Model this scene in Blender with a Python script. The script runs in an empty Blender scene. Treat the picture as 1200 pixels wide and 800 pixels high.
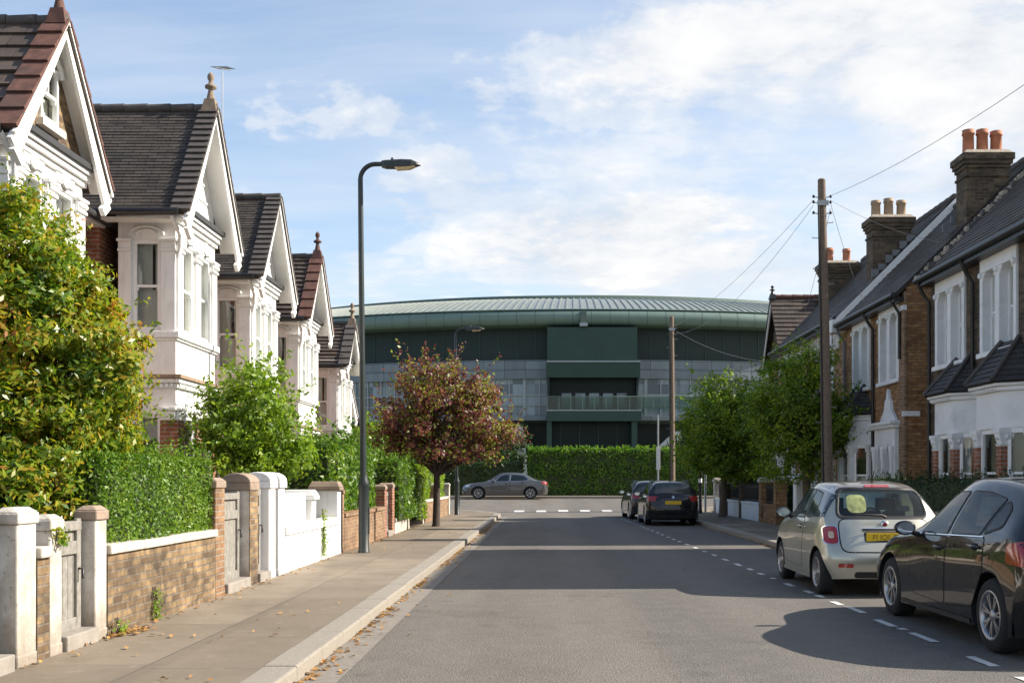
import bpy, bmesh, math, random
import numpy as np
from mathutils import Vector, Matrix
from mathutils.bvhtree import BVHTree
R = math.radians
SC = bpy.context.scene
COL = SC.collection
random.seed(7)
RNG = np.random.default_rng(11)

# ------------------------------------------------------------------ object helpers
def tag(o, label, cat, group=None):
    o['label'] = label
    o['category'] = cat
    if group: o['group'] = group
    return o

def kind(o, k):
    o['kind'] = k
    return o

def empty(name, loc, rz=0.0):
    o = bpy.data.objects.new(name, None)
    COL.objects.link(o)
    o.location = loc
    o.rotation_euler = (0, 0, rz)
    o.empty_display_size = 0.2
    return o

def copy_tree(o, parent=None):
    c = o.copy()
    COL.objects.link(c)
    c.parent = parent
    for ch in list(o.children):
        copy_tree(ch, c)
    return c

def link_mesh(name, me, parent=None, loc=(0, 0, 0), rz=0.0):
    o = bpy.data.objects.new(name, me)
    COL.objects.link(o)
    o.location = loc
    o.rotation_euler = (0, 0, rz)
    if parent: o.parent = parent
    return o

class MB:
    """collects faces, then links them as one mesh object"""
    def __init__(s):
        s.v = []; s.f = []; s.m = []; s.uv = []; s.mats = []; s.sm = []
    def mi(s, mat):
        if mat not in s.mats: s.mats.append(mat)
        return s.mats.index(mat)
    def face(s, pts, mat, uv=None, smooth=False):
        n = len(s.v)
        s.v += [tuple(p) for p in pts]
        s.f.append(list(range(n, n + len(pts))))
        s.m.append(s.mi(mat)); s.uv.append(uv); s.sm.append(smooth)
    def mesh(s, verts, faces, mat, smooth=False):
        n = len(s.v)
        s.v += [tuple(p) for p in verts]
        k = s.mi(mat)
        for f in faces:
            s.f.append([i + n for i in f]); s.m.append(k); s.uv.append(None); s.sm.append(smooth)
    def box(s, x0, x1, y0, y1, z0, z1, mat):
        if x0 > x1: x0, x1 = x1, x0
        if y0 > y1: y0, y1 = y1, y0
        if z0 > z1: z0, z1 = z1, z0
        v = [(x0,y0,z0),(x1,y0,z0),(x1,y1,z0),(x0,y1,z0),(x0,y0,z1),(x1,y0,z1),(x1,y1,z1),(x0,y1,z1)]
        s.mesh(v, [(0,3,2,1),(4,5,6,7),(0,1,5,4),(1,2,6,5),(2,3,7,6),(3,0,4,7)], mat)
    def frustum(s, x0, x1, y0, y1, z0, z1, inset, mat):
        i = inset
        v = [(x0,y0,z0),(x1,y0,z0),(x1,y1,z0),(x0,y1,z0),(x0+i,y0+i,z1),(x1-i,y0+i,z1),(x1-i,y1-i,z1),(x0+i,y1-i,z1)]
        s.mesh(v, [(0,3,2,1),(4,5,6,7),(0,1,5,4),(1,2,6,5),(2,3,7,6),(3,0,4,7)], mat)
    def prism(s, poly, axis, a, b, mat):
        """poly in the two other axes (order x,y,z), extruded from a to b along axis"""
        def P(q, t):
            q = list(q)
            return {'x': (t, q[0], q[1]), 'y': (q[0], t, q[1]), 'z': (q[0], q[1], t)}[axis]
        n = len(poly)
        v = [P(q, a) for q in poly] + [P(q, b) for q in poly]
        f = [list(range(n))[::-1], [i + n for i in range(n)]]
        f += [(i, (i + 1) % n, (i + 1) % n + n, i + n) for i in range(n)]
        s.mesh(v, f, mat)
    def tube(s, pts, rad, mat, n=10, caps=True):
        pts = [Vector(p) for p in pts]
        if not hasattr(rad, '__len__'): rad = [rad] * len(pts)
        vs = []; fs = []
        prev = None
        for i, p in enumerate(pts):
            d = (pts[min(i + 1, len(pts) - 1)] - pts[max(i - 1, 0)]).normalized()
            if prev is None:
                u = d.orthogonal().normalized()
            else:
                u = (prev - d * prev.dot(d)).normalized()
            prev = u
            w = d.cross(u)
            for k in range(n):
                a = 2 * math.pi * k / n
                vs.append(p + (u * math.cos(a) + w * math.sin(a)) * rad[i])
        for i in range(len(pts) - 1):
            for k in range(n):
                fs.append((i*n+k, i*n+(k+1)%n, (i+1)*n+(k+1)%n, (i+1)*n+k))
        s.mesh(vs, fs, mat, True)
        if caps:
            s.mesh(vs[:n], [list(range(n))[::-1]], mat)
            s.mesh(vs[-n:], [list(range(n))], mat)
    def lathe(s, prof, c, mat, n=16, axis='z'):
        vs = []; fs = []
        for r, z in prof:
            for k in range(n):
                a = 2 * math.pi * k / n
                p = (r * math.cos(a), r * math.sin(a), z)
                if axis == 'y': p = (p[0], p[2], p[1])
                if axis == 'x': p = (p[2], p[0], p[1])
                vs.append((c[0] + p[0], c[1] + p[1], c[2] + p[2]))
        for i in range(len(prof) - 1):
            for k in range(n):
                fs.append((i*n+k, i*n+(k+1)%n, (i+1)*n+(k+1)%n, (i+1)*n+k))
        s.mesh(vs, fs, mat, True)
    def build(s, name, parent=None, loc=(0, 0, 0), rz=0.0, bevel=0.0, seg=2):
        me = bpy.data.meshes.new(name)
        me.from_pydata(s.v, [], s.f)
        for m in s.mats: me.materials.append(m)
        me.polygons.foreach_set('material_index', s.m)
        me.polygons.foreach_set('use_smooth', s.sm)
        if any(u is not None for u in s.uv):
            lay = me.uv_layers.new(name='UVMap')
            flat = []
            for f, u in zip(s.f, s.uv):
                for k in range(len(f)):
                    flat += list(u[k]) if u else [0.0, 0.0]
            lay.data.foreach_set('uv', flat)
        me.update()
        o = link_mesh(name, me, parent, loc, rz)
        if bevel:
            bm = bmesh.new(); bm.from_mesh(me)
            bmesh.ops.remove_doubles(bm, verts=bm.verts, dist=1e-5)
            bmesh.ops.recalc_face_normals(bm, faces=bm.faces)
            bm.to_mesh(me); bm.free()
            md = o.modifiers.new('edge', 'BEVEL')
            md.width = bevel; md.segments = seg; md.limit_method = 'ANGLE'; md.angle_limit = R(40)
            md.harden_normals = False
        return o

# ------------------------------------------------------------------ materials
def newmat(name):
    m = bpy.data.materials.new(name)
    m.use_nodes = True
    nt = m.node_tree
    b = nt.nodes['Principled BSDF']
    return m, nt, b

def nd(nt, typ, props=None, **ins):
    n = nt.nodes.new(typ)
    for k, v in (props or {}).items(): setattr(n, k, v)
    for k, v in ins.items():
        key = k.replace('_', ' ')
        s = n.inputs[key] if key in n.inputs else n.inputs[int(k[1:])]
        if hasattr(v, 'is_linked') or hasattr(v, 'links'): nt.links.new(v, s)
        else: s.default_value = v
    return n

def c4(c, k=1.0): return (c[0]*k, c[1]*k, c[2]*k, 1.0)

def noise(nt, vec, scale, detail=4, rough=0.55):
    return nd(nt, 'ShaderNodeTexNoise', None, Vector=vec, Scale=scale, Detail=detail, Roughness=rough).outputs['Fac']

def ramp(nt, fac, stops, interp='LINEAR'):
    n = nt.nodes.new('ShaderNodeValToRGB')
    n.color_ramp.interpolation = interp
    e = n.color_ramp.elements
    while len(e) < len(stops): e.new(0.5)
    for i, (p, c) in enumerate(stops):
        e[i].position = p
        e[i].color = c if len(c) == 4 else c4(c)
    nt.links.new(fac, n.inputs['Fac'])
    return n.outputs['Color']

def mixc(nt, fac, a, b, mode='MIX'):
    n = nt.nodes.new('ShaderNodeMix')
    n.data_type = 'RGBA'; n.blend_type = mode
    for s, v in ((n.inputs[0], fac), (n.inputs[6], a), (n.inputs[7], b)):
        if hasattr(v, 'is_linked'): nt.links.new(v, s)
        else: s.default_value = v
    return n.outputs[2]

def math_(nt, op, a, b=0.0, clamp=False):
    n = nt.nodes.new('ShaderNodeMath'); n.operation = op; n.use_clamp = clamp
    for s, v in ((n.inputs[0], a), (n.inputs[1], b)):
        if hasattr(v, 'is_linked'): nt.links.new(v, s)
        else: s.default_value = v
    return n.outputs[0]

def pos(nt): return nd(nt, 'ShaderNodeNewGeometry').outputs['Position']
def objc(nt): return nd(nt, 'ShaderNodeTexCoord').outputs['Object']

def bump(nt, b, h, strength=0.3, dist=0.01):
    n = nd(nt, 'ShaderNodeBump', None, Strength=strength, Distance=dist, Height=h)
    nt.links.new(n.outputs[0], b.inputs['Normal'])

def basic(name, col, rough=0.6, var=0.12, scale=4.0, bmp=0.0, bscale=60.0, metal=0.0, spec=0.5, coat=0.0, dirt=None, dirt_amt=0.5, bdist=0.01):
    m, nt, b = newmat(name)
    p = pos(nt)
    f = noise(nt, p, scale, 5)
    c = ramp(nt, f, [(0.25, c4(col, 1 - var)), (0.75, c4(col, 1 + var))])
    if dirt:
        d = noise(nt, p, 1.7, 6, 0.7)
        dm = ramp(nt, d, [(0.5, (0, 0, 0, 1)), (0.72, (dirt_amt,) * 3 + (1,))])
        c = mixc(nt, dm, c, c4(dirt))
    nt.links.new(c, b.inputs['Base Color'])
    b.inputs['Roughness'].default_value = rough
    b.inputs['Metallic'].default_value = metal
    b.inputs['Specular IOR Level'].default_value = spec
    if coat:
        b.inputs['Coat Weight'].default_value = coat
        b.inputs['Coat Roughness'].default_value = 0.03
    if bmp: bump(nt, b, noise(nt, p, bscale, 3), bmp, bdist)
    return m

def brick(name, c1, c2, mortar, stain=(0.03, 0.025, 0.02), stain_amt=0.5, w=0.225, h=0.075, ms=0.011):
    m, nt, b = newmat(name)
    o = objc(nt)
    s = nd(nt, 'ShaderNodeSeparateXYZ', None, Vector=o)
    u = math_(nt, 'ADD', s.outputs[0], s.outputs[1])
    cv = nd(nt, 'ShaderNodeCombineXYZ', None, X=u, Y=s.outputs[2])
    t = nd(nt, 'ShaderNodeTexBrick', {'offset': 0.5}, Vector=cv.outputs[0], Color1=c4(c1), Color2=c4(c2), Mortar=c4(mortar),
           Scale=1.0, Mortar_Size=ms, Mortar_Smooth=0.2, Bias=0.0, Brick_Width=w, Row_Height=h)
    p = pos(nt)
    c = mixc(nt, ramp(nt, noise(nt, p, 9, 3), [(0.35, (0, 0, 0)), (0.75, (0.55,) * 3)]), t.outputs['Color'], c4(c1, 0.55))
    st = ramp(nt, noise(nt, p, 1.9, 8, 0.72), [(0.42, (0, 0, 0)), (0.66, (stain_amt,) * 3)])
    c = mixc(nt, st, c, c4(stain))
    nt.links.new(c, b.inputs['Base Color'])
    b.inputs['Roughness'].default_value = 0.85
    b.inputs['Specular IOR Level'].default_value = 0.25
    h1 = math_(nt, 'SUBTRACT', 1.0, t.outputs['Fac'])
    h2 = math_(nt, 'ADD', h1, math_(nt, 'MULTIPLY', noise(nt, p, 70, 3), 0.5))
    bump(nt, b, h2, 0.8, 0.014)
    return m

def slate(name, c1, c2, w=0.25, moss=None):
    """courses come from geometry; UV: u metres along, v course number"""
    m, nt, b = newmat(name)
    uv = nd(nt, 'ShaderNodeTexCoord').outputs['UV']
    t = nd(nt, 'ShaderNodeTexBrick', {'offset': 0.5}, Vector=uv, Color1=c4(c1), Color2=c4(c2), Mortar=c4(c1, 0.25),
           Scale=1.0, Mortar_Size=0.008, Mortar_Smooth=0.1, Bias=0.0, Brick_Width=w, Row_Height=1.0)
    p = pos(nt)
    c = mixc(nt, ramp(nt, noise(nt, p, 2.3, 6, 0.7), [(0.4, (0, 0, 0)), (0.75, (0.6,) * 3)]), t.outputs['Color'], c4(moss or c2, 1.0))
    c = mixc(nt, ramp(nt, noise(nt, p, 22, 3), [(0.4, (0, 0, 0)), (0.8, (0.5,) * 3)]), c, c4(c1, 0.5))
    nt.links.new(c, b.inputs['Base Color'])
    b.inputs['Roughness'].default_value = 0.62
    b.inputs['Specular IOR Level'].default_value = 0.35
    bump(nt, b, noise(nt, p, 35, 4), 0.4, 0.008)
    return m

def leafmat(name, stops, trans=0.35, rough=0.45, patch=None):
    m, nt, b = newmat(name)
    g = nd(nt, 'ShaderNodeNewGeometry')
    r = g.outputs['Random Per Island']
    n = noise(nt, g.outputs['Position'], 1.6, 3)
    f = math_(nt, 'ADD', math_(nt, 'MULTIPLY', r, 0.62), math_(nt, 'MULTIPLY', math_(nt, 'SUBTRACT', n, 0.3), 0.95), True)
    c = ramp(nt, f, stops)
    nt.links.new(c, b.inputs['Base Color'])
    b.inputs['Roughness'].default_value = rough
    b.inputs['Specular IOR Level'].default_value = 0.4
    tr = nd(nt, 'ShaderNodeBsdfTranslucent', None, Color=mixc(nt, 1.0, c, (1.5, 1.55, 0.75, 1), 'MULTIPLY'))
    mx = nd(nt, 'ShaderNodeMixShader', None, Fac=trans)
    nt.links.new(b.outputs[0], mx.inputs[1]); nt.links.new(tr.outputs[0], mx.inputs[2])
    nt.links.new(mx.outputs[0], nt.nodes['Material Output'].inputs['Surface'])
    return m

def glassmat(name, tint=(0.9, 0.95, 0.95), refl=1.0):
    m, nt, b = newmat(name)
    nt.nodes.remove(b)
    fr = nd(nt, 'ShaderNodeFresnel', None, IOR=1.5)
    g = nd(nt, 'ShaderNodeBsdfGlossy', None, Color=(1, 1, 1, 1), Roughness=0.02)
    wv = nd(nt, 'ShaderNodeBump', None, Strength=0.08, Distance=0.02, Height=noise(nt, pos(nt), 3.0, 2))
    nt.links.new(wv.outputs[0], g.inputs['Normal'])
    t = nd(nt, 'ShaderNodeBsdfTransparent', None, Color=c4(tint))
    mx = nd(nt, 'ShaderNodeMixShader', None, Fac=math_(nt, 'ADD', math_(nt, 'MULTIPLY', fr.outputs[0], refl), 0.015, True))
    nt.links.new(t.outputs[0], mx.inputs[1]); nt.links.new(g.outputs[0], mx.inputs[2])
    nt.links.new(mx.outputs[0], nt.nodes['Material Output'].inputs['Surface'])
    return m

def paint(name, col, metal=0.0, rough=0.3, flake=0.0):
    m, nt, b = newmat(name)
    p = objc(nt)
    c = mixc(nt, ramp(nt, noise(nt, p, 3.0, 4), [(0.4, (0, 0, 0)), (0.8, (0.35,) * 3)]), c4(col), c4((col[0]*.8+.01, col[1]*.78+.009, col[2]*.72+.006)))
    nt.links.new(c, b.inputs['Base Color'])
    b.inputs['Metallic'].default_value = metal
    rr = ramp(nt, noise(nt, p, 5.0, 5), [(0.3, (rough*0.8,)*3), (0.8, (rough*1.4,)*3)])
    nt.links.new(rr, b.inputs['Roughness'])
    b.inputs['Coat Weight'].default_value = 1.0
    b.inputs['Coat Roughness'].default_value = 0.03
    b.inputs['Specular IOR Level'].default_value = 0.1
    return m
M = {}
def stucco(name, col):
    m, nt, b = newmat(name)
    p = pos(nt)
    c = ramp(nt, noise(nt, p, 3.0, 5), [(0.25, c4(col, .94)), (0.75, c4(col, 1.03))])
    st = nd(nt, 'ShaderNodeVectorMath', {'operation': 'MULTIPLY'}, Vector=p); st.inputs[1].default_value = (1.0, 1.0, 0.14)
    c = mixc(nt, ramp(nt, noise(nt, st.outputs[0], 7.0, 6, 0.7), [(0.54, (0, 0, 0)), (0.74, (0.42,) * 3)]), c, (0.42, 0.37, 0.30, 1))
    c = mixc(nt, ramp(nt, noise(nt, p, 2.2, 7, 0.75), [(0.56, (0, 0, 0)), (0.70, (0.30,) * 3)]), c, (0.46, 0.41, 0.34, 1))
    c = mixc(nt, ramp(nt, noise(nt, p, 24.0, 6, 0.7), [(0.66, (0, 0, 0)), (0.70, (0.5,) * 3)]), c, (0.40, 0.34, 0.27, 1))
    nt.links.new(c, b.inputs['Base Color']); b.inputs['Roughness'].default_value = 0.75
    bump(nt, b, math_(nt, 'ADD', noise(nt, p, 40, 3), noise(nt, p, 6, 3)), 0.3, 0.008)
    return m
def peeling():
    m, nt, b = newmat('peeling_white_paint')
    p = pos(nt)
    st = nd(nt, 'ShaderNodeVectorMath', {'operation': 'MULTIPLY'}, Vector=p); st.inputs[1].default_value = (1.0, 1.0, 0.35)
    c = ramp(nt, noise(nt, p, 5.0, 5), [(0.3, (0.40, 0.36, 0.30)), (0.7, (0.70, 0.66, 0.60))])
    c = mixc(nt, ramp(nt, noise(nt, st.outputs[0], 4.5, 7, 0.7), [(0.44, (0, 0, 0)), (0.66, (0.7,) * 3)]), c, (0.30, 0.25, 0.19, 1))
    pl = ramp(nt, noise(nt, p, 30.0, 8, 0.72), [(0.60, (0, 0, 0)), (0.66, (0.75,) * 3)])
    c = mixc(nt, pl, c, (0.17, 0.13, 0.095, 1))
    z = nd(nt, 'ShaderNodeSeparateXYZ', None, Vector=p).outputs[2]
    low = ramp(nt, math_(nt, 'ADD', z, math_(nt, 'MULTIPLY', noise(nt, p, 6.0, 4), 0.35)), [(0.3, (0.8,) * 3), (0.7, (0, 0, 0))])
    c = mixc(nt, low, c, (0.22, 0.18, 0.14, 1))
    nt.links.new(c, b.inputs['Base Color']); b.inputs['Roughness'].default_value = 0.8
    bump(nt, b, math_(nt, 'SUBTRACT', noise(nt, p, 30, 3), math_(nt, 'MULTIPLY', pl, 0.8)), 0.5, 0.01)
    return m
M['stucco'] = stucco('white_stucco', (0.81, 0.805, 0.79))
M['stucco_old'] = peeling()
M['stucco_shade'] = basic('pale_grey_painted_render', (0.76, 0.76, 0.755), 0.7, 0.06, 4.0, 0.2, 40, dirt=(0.35, 0.33, 0.3), dirt_amt=0.3)
M['string'] = basic('weathered_brown_string_course', (0.30, 0.21, 0.15), 0.85, 0.25, 9.0, 0.3, 40)
M['white'] = basic('white_gloss_paint', (0.82, 0.815, 0.80), 0.4, 0.03, 6.0)
M['white_rough'] = basic('white_board_paint', (0.80, 0.79, 0.77), 0.55, 0.05, 5.0, dirt=(0.5, 0.46, 0.38), dirt_amt=0.3)
M['red_brick'] = brick('red_brick', (0.33, 0.11, 0.06), (0.42, 0.16, 0.085), (0.42, 0.36, 0.30), stain_amt=0.25)
M['stock_brick'] = brick('yellow_stock_brick', (0.15, 0.095, 0.055), (0.48, 0.325, 0.165), (0.28, 0.23, 0.175), stain=(0.05, 0.04, 0.032), stain_amt=0.85)
M['brown_brick'] = brick('brown_stock_brick', (0.30, 0.135, 0.052), (0.60, 0.34, 0.14), (0.22, 0.175, 0.135), stain_amt=0.45)
M['dark_brick'] = brick('soot_dark_stock_brick', (0.075, 0.055, 0.040), (0.20, 0.14, 0.085), (0.16, 0.135, 0.105), stain_amt=0.5)
M['orange_brick'] = brick('orange_brick', (0.25, 0.135, 0.07), (0.42, 0.25, 0.135), (0.36, 0.30, 0.23), stain=(0.07, 0.05, 0.04), stain_amt=0.5)
M['slate'] = slate('dark_slate', (0.042, 0.036, 0.032), (0.088, 0.075, 0.065), 0.3, moss=(0.11, 0.088, 0.065))
M['slate_blue'] = slate('blue_black_slate', (0.034, 0.032, 0.031), (0.062, 0.057, 0.054), 0.26, moss=(0.08, 0.068, 0.055))
M['tile'] = slate('dark_concrete_tile', (0.060, 0.048, 0.042), (0.10, 0.075, 0.062), 0.34, moss=(0.13, 0.10, 0.075))
M['red_tile'] = basic('red_clay_tile', (0.115, 0.052, 0.038), 0.8, 0.45, 7.0, 0.4, 40, dirt=(0.06, 0.045, 0.04), dirt_amt=0.9)
M['dark_tile'] = basic('dark_ridge_tile', (0.075, 0.065, 0.06), 0.75, 0.25, 7.0, 0.3, 40)
M['terracotta'] = basic('terracotta', (0.42, 0.16, 0.085), 0.8, 0.2, 6.0, 0.3, 60)
M['buff'] = basic('buff_clay', (0.36, 0.26, 0.17), 0.85, 0.2, 6.0, 0.3, 60)
M['finial'] = basic('weathered_stone_finial', (0.24, 0.18, 0.13), 0.85, 0.3, 12.0, 0.4, 60)
M['mortar'] = basic('pale_mortar', (0.36, 0.30, 0.23), 0.9, 0.35, 14.0, 0.6, 30, bdist=0.03)
M['lead'] = basic('grey_lead_flashing', (0.17, 0.175, 0.185), 0.6, 0.2, 6.0)
M['black'] = basic('black_paint', (0.018, 0.018, 0.019), 0.4, 0.2, 5.0)
M['gutter'] = basic('dark_grey_gutter', (0.045, 0.045, 0.046), 0.45, 0.2, 5.0)
M['glass'] = glassmat('window_glass')
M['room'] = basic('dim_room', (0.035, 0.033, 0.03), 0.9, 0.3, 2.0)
M['curtain'] = basic('net_curtain', (0.60, 0.58, 0.53), 0.9, 0.06, 6.0)
M['blind'] = basic('brown_blind', (0.24, 0.20, 0.15), 0.8, 0.1, 3.0)
M['stone'] = basic('pale_coping_stone', (0.50, 0.46, 0.40), 0.85, 0.18, 7.0, 0.5, 35, dirt=(0.2, 0.17, 0.13), dirt_amt=0.6)
M['brownstone'] = basic('brown_stone_cap', (0.30, 0.225, 0.17), 0.85, 0.2, 9.0, 0.5, 40, dirt=(0.12, 0.1, 0.08), dirt_amt=0.5)
M['step'] = basic('worn_stone_step', (0.27, 0.24, 0.21), 0.85, 0.2, 6.0, 0.4, 40)
M['gate_wood'] = basic('grey_weathered_wood', (0.24, 0.225, 0.20), 0.75, 0.3, 14.0, 0.4, 50)
M['soil'] = basic('garden_soil', (0.07, 0.055, 0.04), 0.95, 0.4, 3.0, 0.8, 20, bdist=0.03)
M['lamp'] = basic('dark_green_lamp_paint', (0.022, 0.030, 0.031), 0.42, 0.25, 5.0)
M['lens'] = basic('clear_lamp_lens', (0.62, 0.50, 0.30), 0.25, 0.1, 6.0)
M['polewood'] = basic('creosoted_pole_wood', (0.17, 0.125, 0.09), 0.85, 0.35, 18.0, 0.5, 50)
M['metal'] = basic('galvanised_metal', (0.35, 0.36, 0.37), 0.45, 0.12, 8.0, metal=0.7)
M['wire'] = basic('dark_cable', (0.36, 0.36, 0.37), 0.6, 0.1)
M['bark'] = basic('tree_bark', (0.115, 0.085, 0.06), 0.9, 0.35, 20.0, 0.8, 45, bdist=0.02)
M['bark_dark'] = basic('dark_tree_bark', (0.07, 0.052, 0.042), 0.9, 0.35, 20.0, 0.8, 45, bdist=0.02)
M['marking'] = basic('worn_white_road_paint', (0.62, 0.61, 0.58), 0.7, 0.12, 20.0, dirt=(0.2, 0.19, 0.18), dirt_amt=0.6)
M['dry'] = leafmat('dry_fallen_leaf', [(0.0, (0.20, 0.09, 0.03)), (0.5, (0.36, 0.19, 0.06)), (1.0, (0.50, 0.34, 0.13))], 0.1, 0.8)
# foliage
M['l_photinia'] = leafmat('photinia_leaf', [(0.0, (0.035, 0.085, 0.008)), (0.28, (0.085, 0.165, 0.012)), (0.52, (0.21, 0.275, 0.016)), (0.74, (0.36, 0.29, 0.025)), (0.95, (0.34, 0.11, 0.035))], 0.42, 0.33)
M['l_privet'] = leafmat('privet_leaf', [(0.0, (0.035, 0.095, 0.010)), (0.5, (0.105, 0.20, 0.017)), (1.0, (0.24, 0.33, 0.035))], 0.33)
M['l_garden'] = leafmat('light_green_leaf', [(0.0, (0.05, 0.115, 0.010)), (0.45, (0.145, 0.245, 0.018)), (1.0, (0.34, 0.42, 0.04))], 0.45)
M['l_laurel'] = leafmat('laurel_leaf', [(0.0, (0.025, 0.07, 0.008)), (0.5, (0.075, 0.165, 0.012)), (1.0, (0.24, 0.33, 0.025))], 0.25)
M['l_copper'] = leafmat('copper_plum_leaf', [(0.0, (0.065, 0.020, 0.030)), (0.42, (0.165, 0.048, 0.058)), (0.55, (0.22, 0.075, 0.065)), (0.63, (0.16, 0.20, 0.03)), (1.0, (0.34, 0.36, 0.05))], 0.40)
M['l_street'] = leafmat('dark_green_tree_leaf', [(0.0, (0.035, 0.08, 0.010)), (0.45, (0.125, 0.215, 0.018)), (1.0, (0.40, 0.44, 0.04))], 0.48)
M['l_far'] = leafmat('beech_hedge_leaf', [(0.0, (0.045, 0.12, 0.012)), (0.5, (0.095, 0.20, 0.018)), (1.0, (0.21, 0.31, 0.03))], 0.4)
M['l_dark'] = leafmat('dark_evergreen_leaf', [(0.0, (0.015, 0.035, 0.010)), (0.6, (0.035, 0.07, 0.016)), (1.0, (0.07, 0.11, 0.03))], 0.2)
M['hedge_core'] = basic('hedge_inner_shade', (0.030, 0.045, 0.014), 0.95, 0.3, 12.0)  # shade deep inside the hedges, put into a dark filler colour
# cars
M['p_black'] = paint('black_metallic_paint', (0.006, 0.006, 0.007), 0.0, 0.25)
M['p_champ'] = paint('champagne_metallic_paint', (0.50, 0.49, 0.415), 0.55, 0.32)
M['p_roof'] = paint('brown_grey_roof_paint', (0.20, 0.18, 0.15), 0.4, 0.35)
M['p_estate'] = paint('dark_navy_paint', (0.010, 0.011, 0.014), 0.0, 0.28)
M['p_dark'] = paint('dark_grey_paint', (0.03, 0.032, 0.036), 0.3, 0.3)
M['p_grey'] = paint('mid_grey_metallic_paint', (0.11, 0.108, 0.108), 0.55, 0.33)
M['carglass'] = basic('tinted_car_glass', (0.008, 0.013, 0.015), 0.03, 0.1, 2.0, spec=0.55, coat=0.0)
M['carglass_light'] = basic('pale_car_glass', (0.055, 0.065, 0.062), 0.04, 0.6, 4.0, spec=0.6, coat=0.3)
M['clearglass'] = glassmat('tinted_clear_car_glass', (0.66, 0.76, 0.74), 0.7)
M['seatcloth'] = basic('dark_grey_seat_cloth', (0.05, 0.05, 0.052), 0.9, 0.15)
M['tyre'] = basic('tyre_rubber', (0.016, 0.016, 0.016), 0.85, 0.25, 12.0)
M['alloy'] = basic('alloy_wheel', (0.42, 0.42, 0.43), 0.32, 0.1, 8.0, metal=0.85)
M['alloy_dark'] = basic('dark_alloy_wheel', (0.13, 0.13, 0.135), 0.35, 0.1, 8.0, metal=0.7)
M['plastic'] = basic('black_plastic', (0.014, 0.014, 0.015), 0.55, 0.1, 8.0)
M['seam'] = basic('shut_line', (0.004, 0.004, 0.004), 0.9, 0.1)
M['chrome'] = basic('chrome', (0.75, 0.75, 0.76), 0.08, 0.03, 5.0, metal=1.0)
M['redlens'] = basic('red_lamp_lens', (0.33, 0.014, 0.012), 0.12, 0.2, 14.0, coat=0.8)
M['amber'] = basic('clear_lamp_centre', (0.55, 0.42, 0.30), 0.15, 0.2, 20.0, coat=0.6)
M['headlens'] = basic('headlamp_lens', (0.45, 0.46, 0.47), 0.1, 0.2, 9.0, coat=0.8)
M['plate'] = basic('yellow_number_plate', (0.78, 0.50, 0.02), 0.45, 0.05, 8.0)
M['plate_text'] = basic('plate_lettering', (0.22, 0.11, 0.01), 0.5, 0.05)
M['sticker'] = basic('yellow_window_sticker', (0.40, 0.43, 0.17), 0.4, 0.45, 14.0)
# stadium
def panels(name, c1, c2, joint, w, h, ms, rough):
    m, nt, b = newmat(name)
    s = nd(nt, 'ShaderNodeSeparateXYZ', None, Vector=pos(nt))
    cv = nd(nt, 'ShaderNodeCombineXYZ', None, X=s.outputs[0], Y=s.outputs[2])
    t = nd(nt, 'ShaderNodeTexBrick', {'offset': 0.0}, Vector=cv.outputs[0], Color1=c4(c1), Color2=c4(c2), Mortar=c4(joint), Scale=1.0, Mortar_Size=ms, Mortar_Smooth=0.0, Bias=0.0, Brick_Width=w, Row_Height=h)
    st = nd(nt, 'ShaderNodeVectorMath', {'operation': 'MULTIPLY'}, Vector=pos(nt)); st.inputs[1].default_value = (1.0, 1.0, 0.15)
    c = mixc(nt, ramp(nt, noise(nt, st.outputs[0], 1.5, 6, 0.7), [(0.45, (0, 0, 0)), (0.75, (0.45,) * 3)]), t.outputs['Color'], c4(c1, .5))
    nt.links.new(c, b.inputs['Base Color']); b.inputs['Roughness'].default_value = rough
    return m
M['s_roof'] = basic('green_metal_roof', (0.25, 0.275, 0.245), 0.36, 0.12, 1.2, metal=0.3, spec=0.6)
M['s_seam'] = basic('roof_seam_green', (0.09, 0.13, 0.11), 0.5, 0.1, 1.0)
M['s_fascia'] = basic('pale_green_fascia', (0.14, 0.205, 0.178), 0.45, 0.08, 0.8)
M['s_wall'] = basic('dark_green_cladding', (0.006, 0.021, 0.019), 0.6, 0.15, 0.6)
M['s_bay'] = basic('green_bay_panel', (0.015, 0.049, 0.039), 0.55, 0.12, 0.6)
M['s_clad'] = panels('blue_grey_cladding', (0.135, 0.165, 0.195), (0.20, 0.24, 0.27), (0.06, 0.075, 0.085), 1.9, .82, .03, .4)
M['s_frame'] = basic('pale_glazing_frame', (0.30, 0.34, 0.36), 0.45, 0.08, 1.0)
M['s_glass'] = panels('sky_reflection_glazing', (0.06, 0.085, 0.105), (0.27, 0.33, 0.38), (0.1, 0.12, 0.13), 1.02, .93, .012, .12)  # sky reflection put into the colour as paler blue panes
M['s_rail'] = glassmat('green_glass_balustrade', (0.45, 0.62, 0.56), 0.5)
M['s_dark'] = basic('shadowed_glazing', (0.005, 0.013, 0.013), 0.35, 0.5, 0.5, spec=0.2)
M['s_conc'] = basic('pale_concrete_support', (0.42, 0.43, 0.42), 0.7, 0.1, 1.0)

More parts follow.
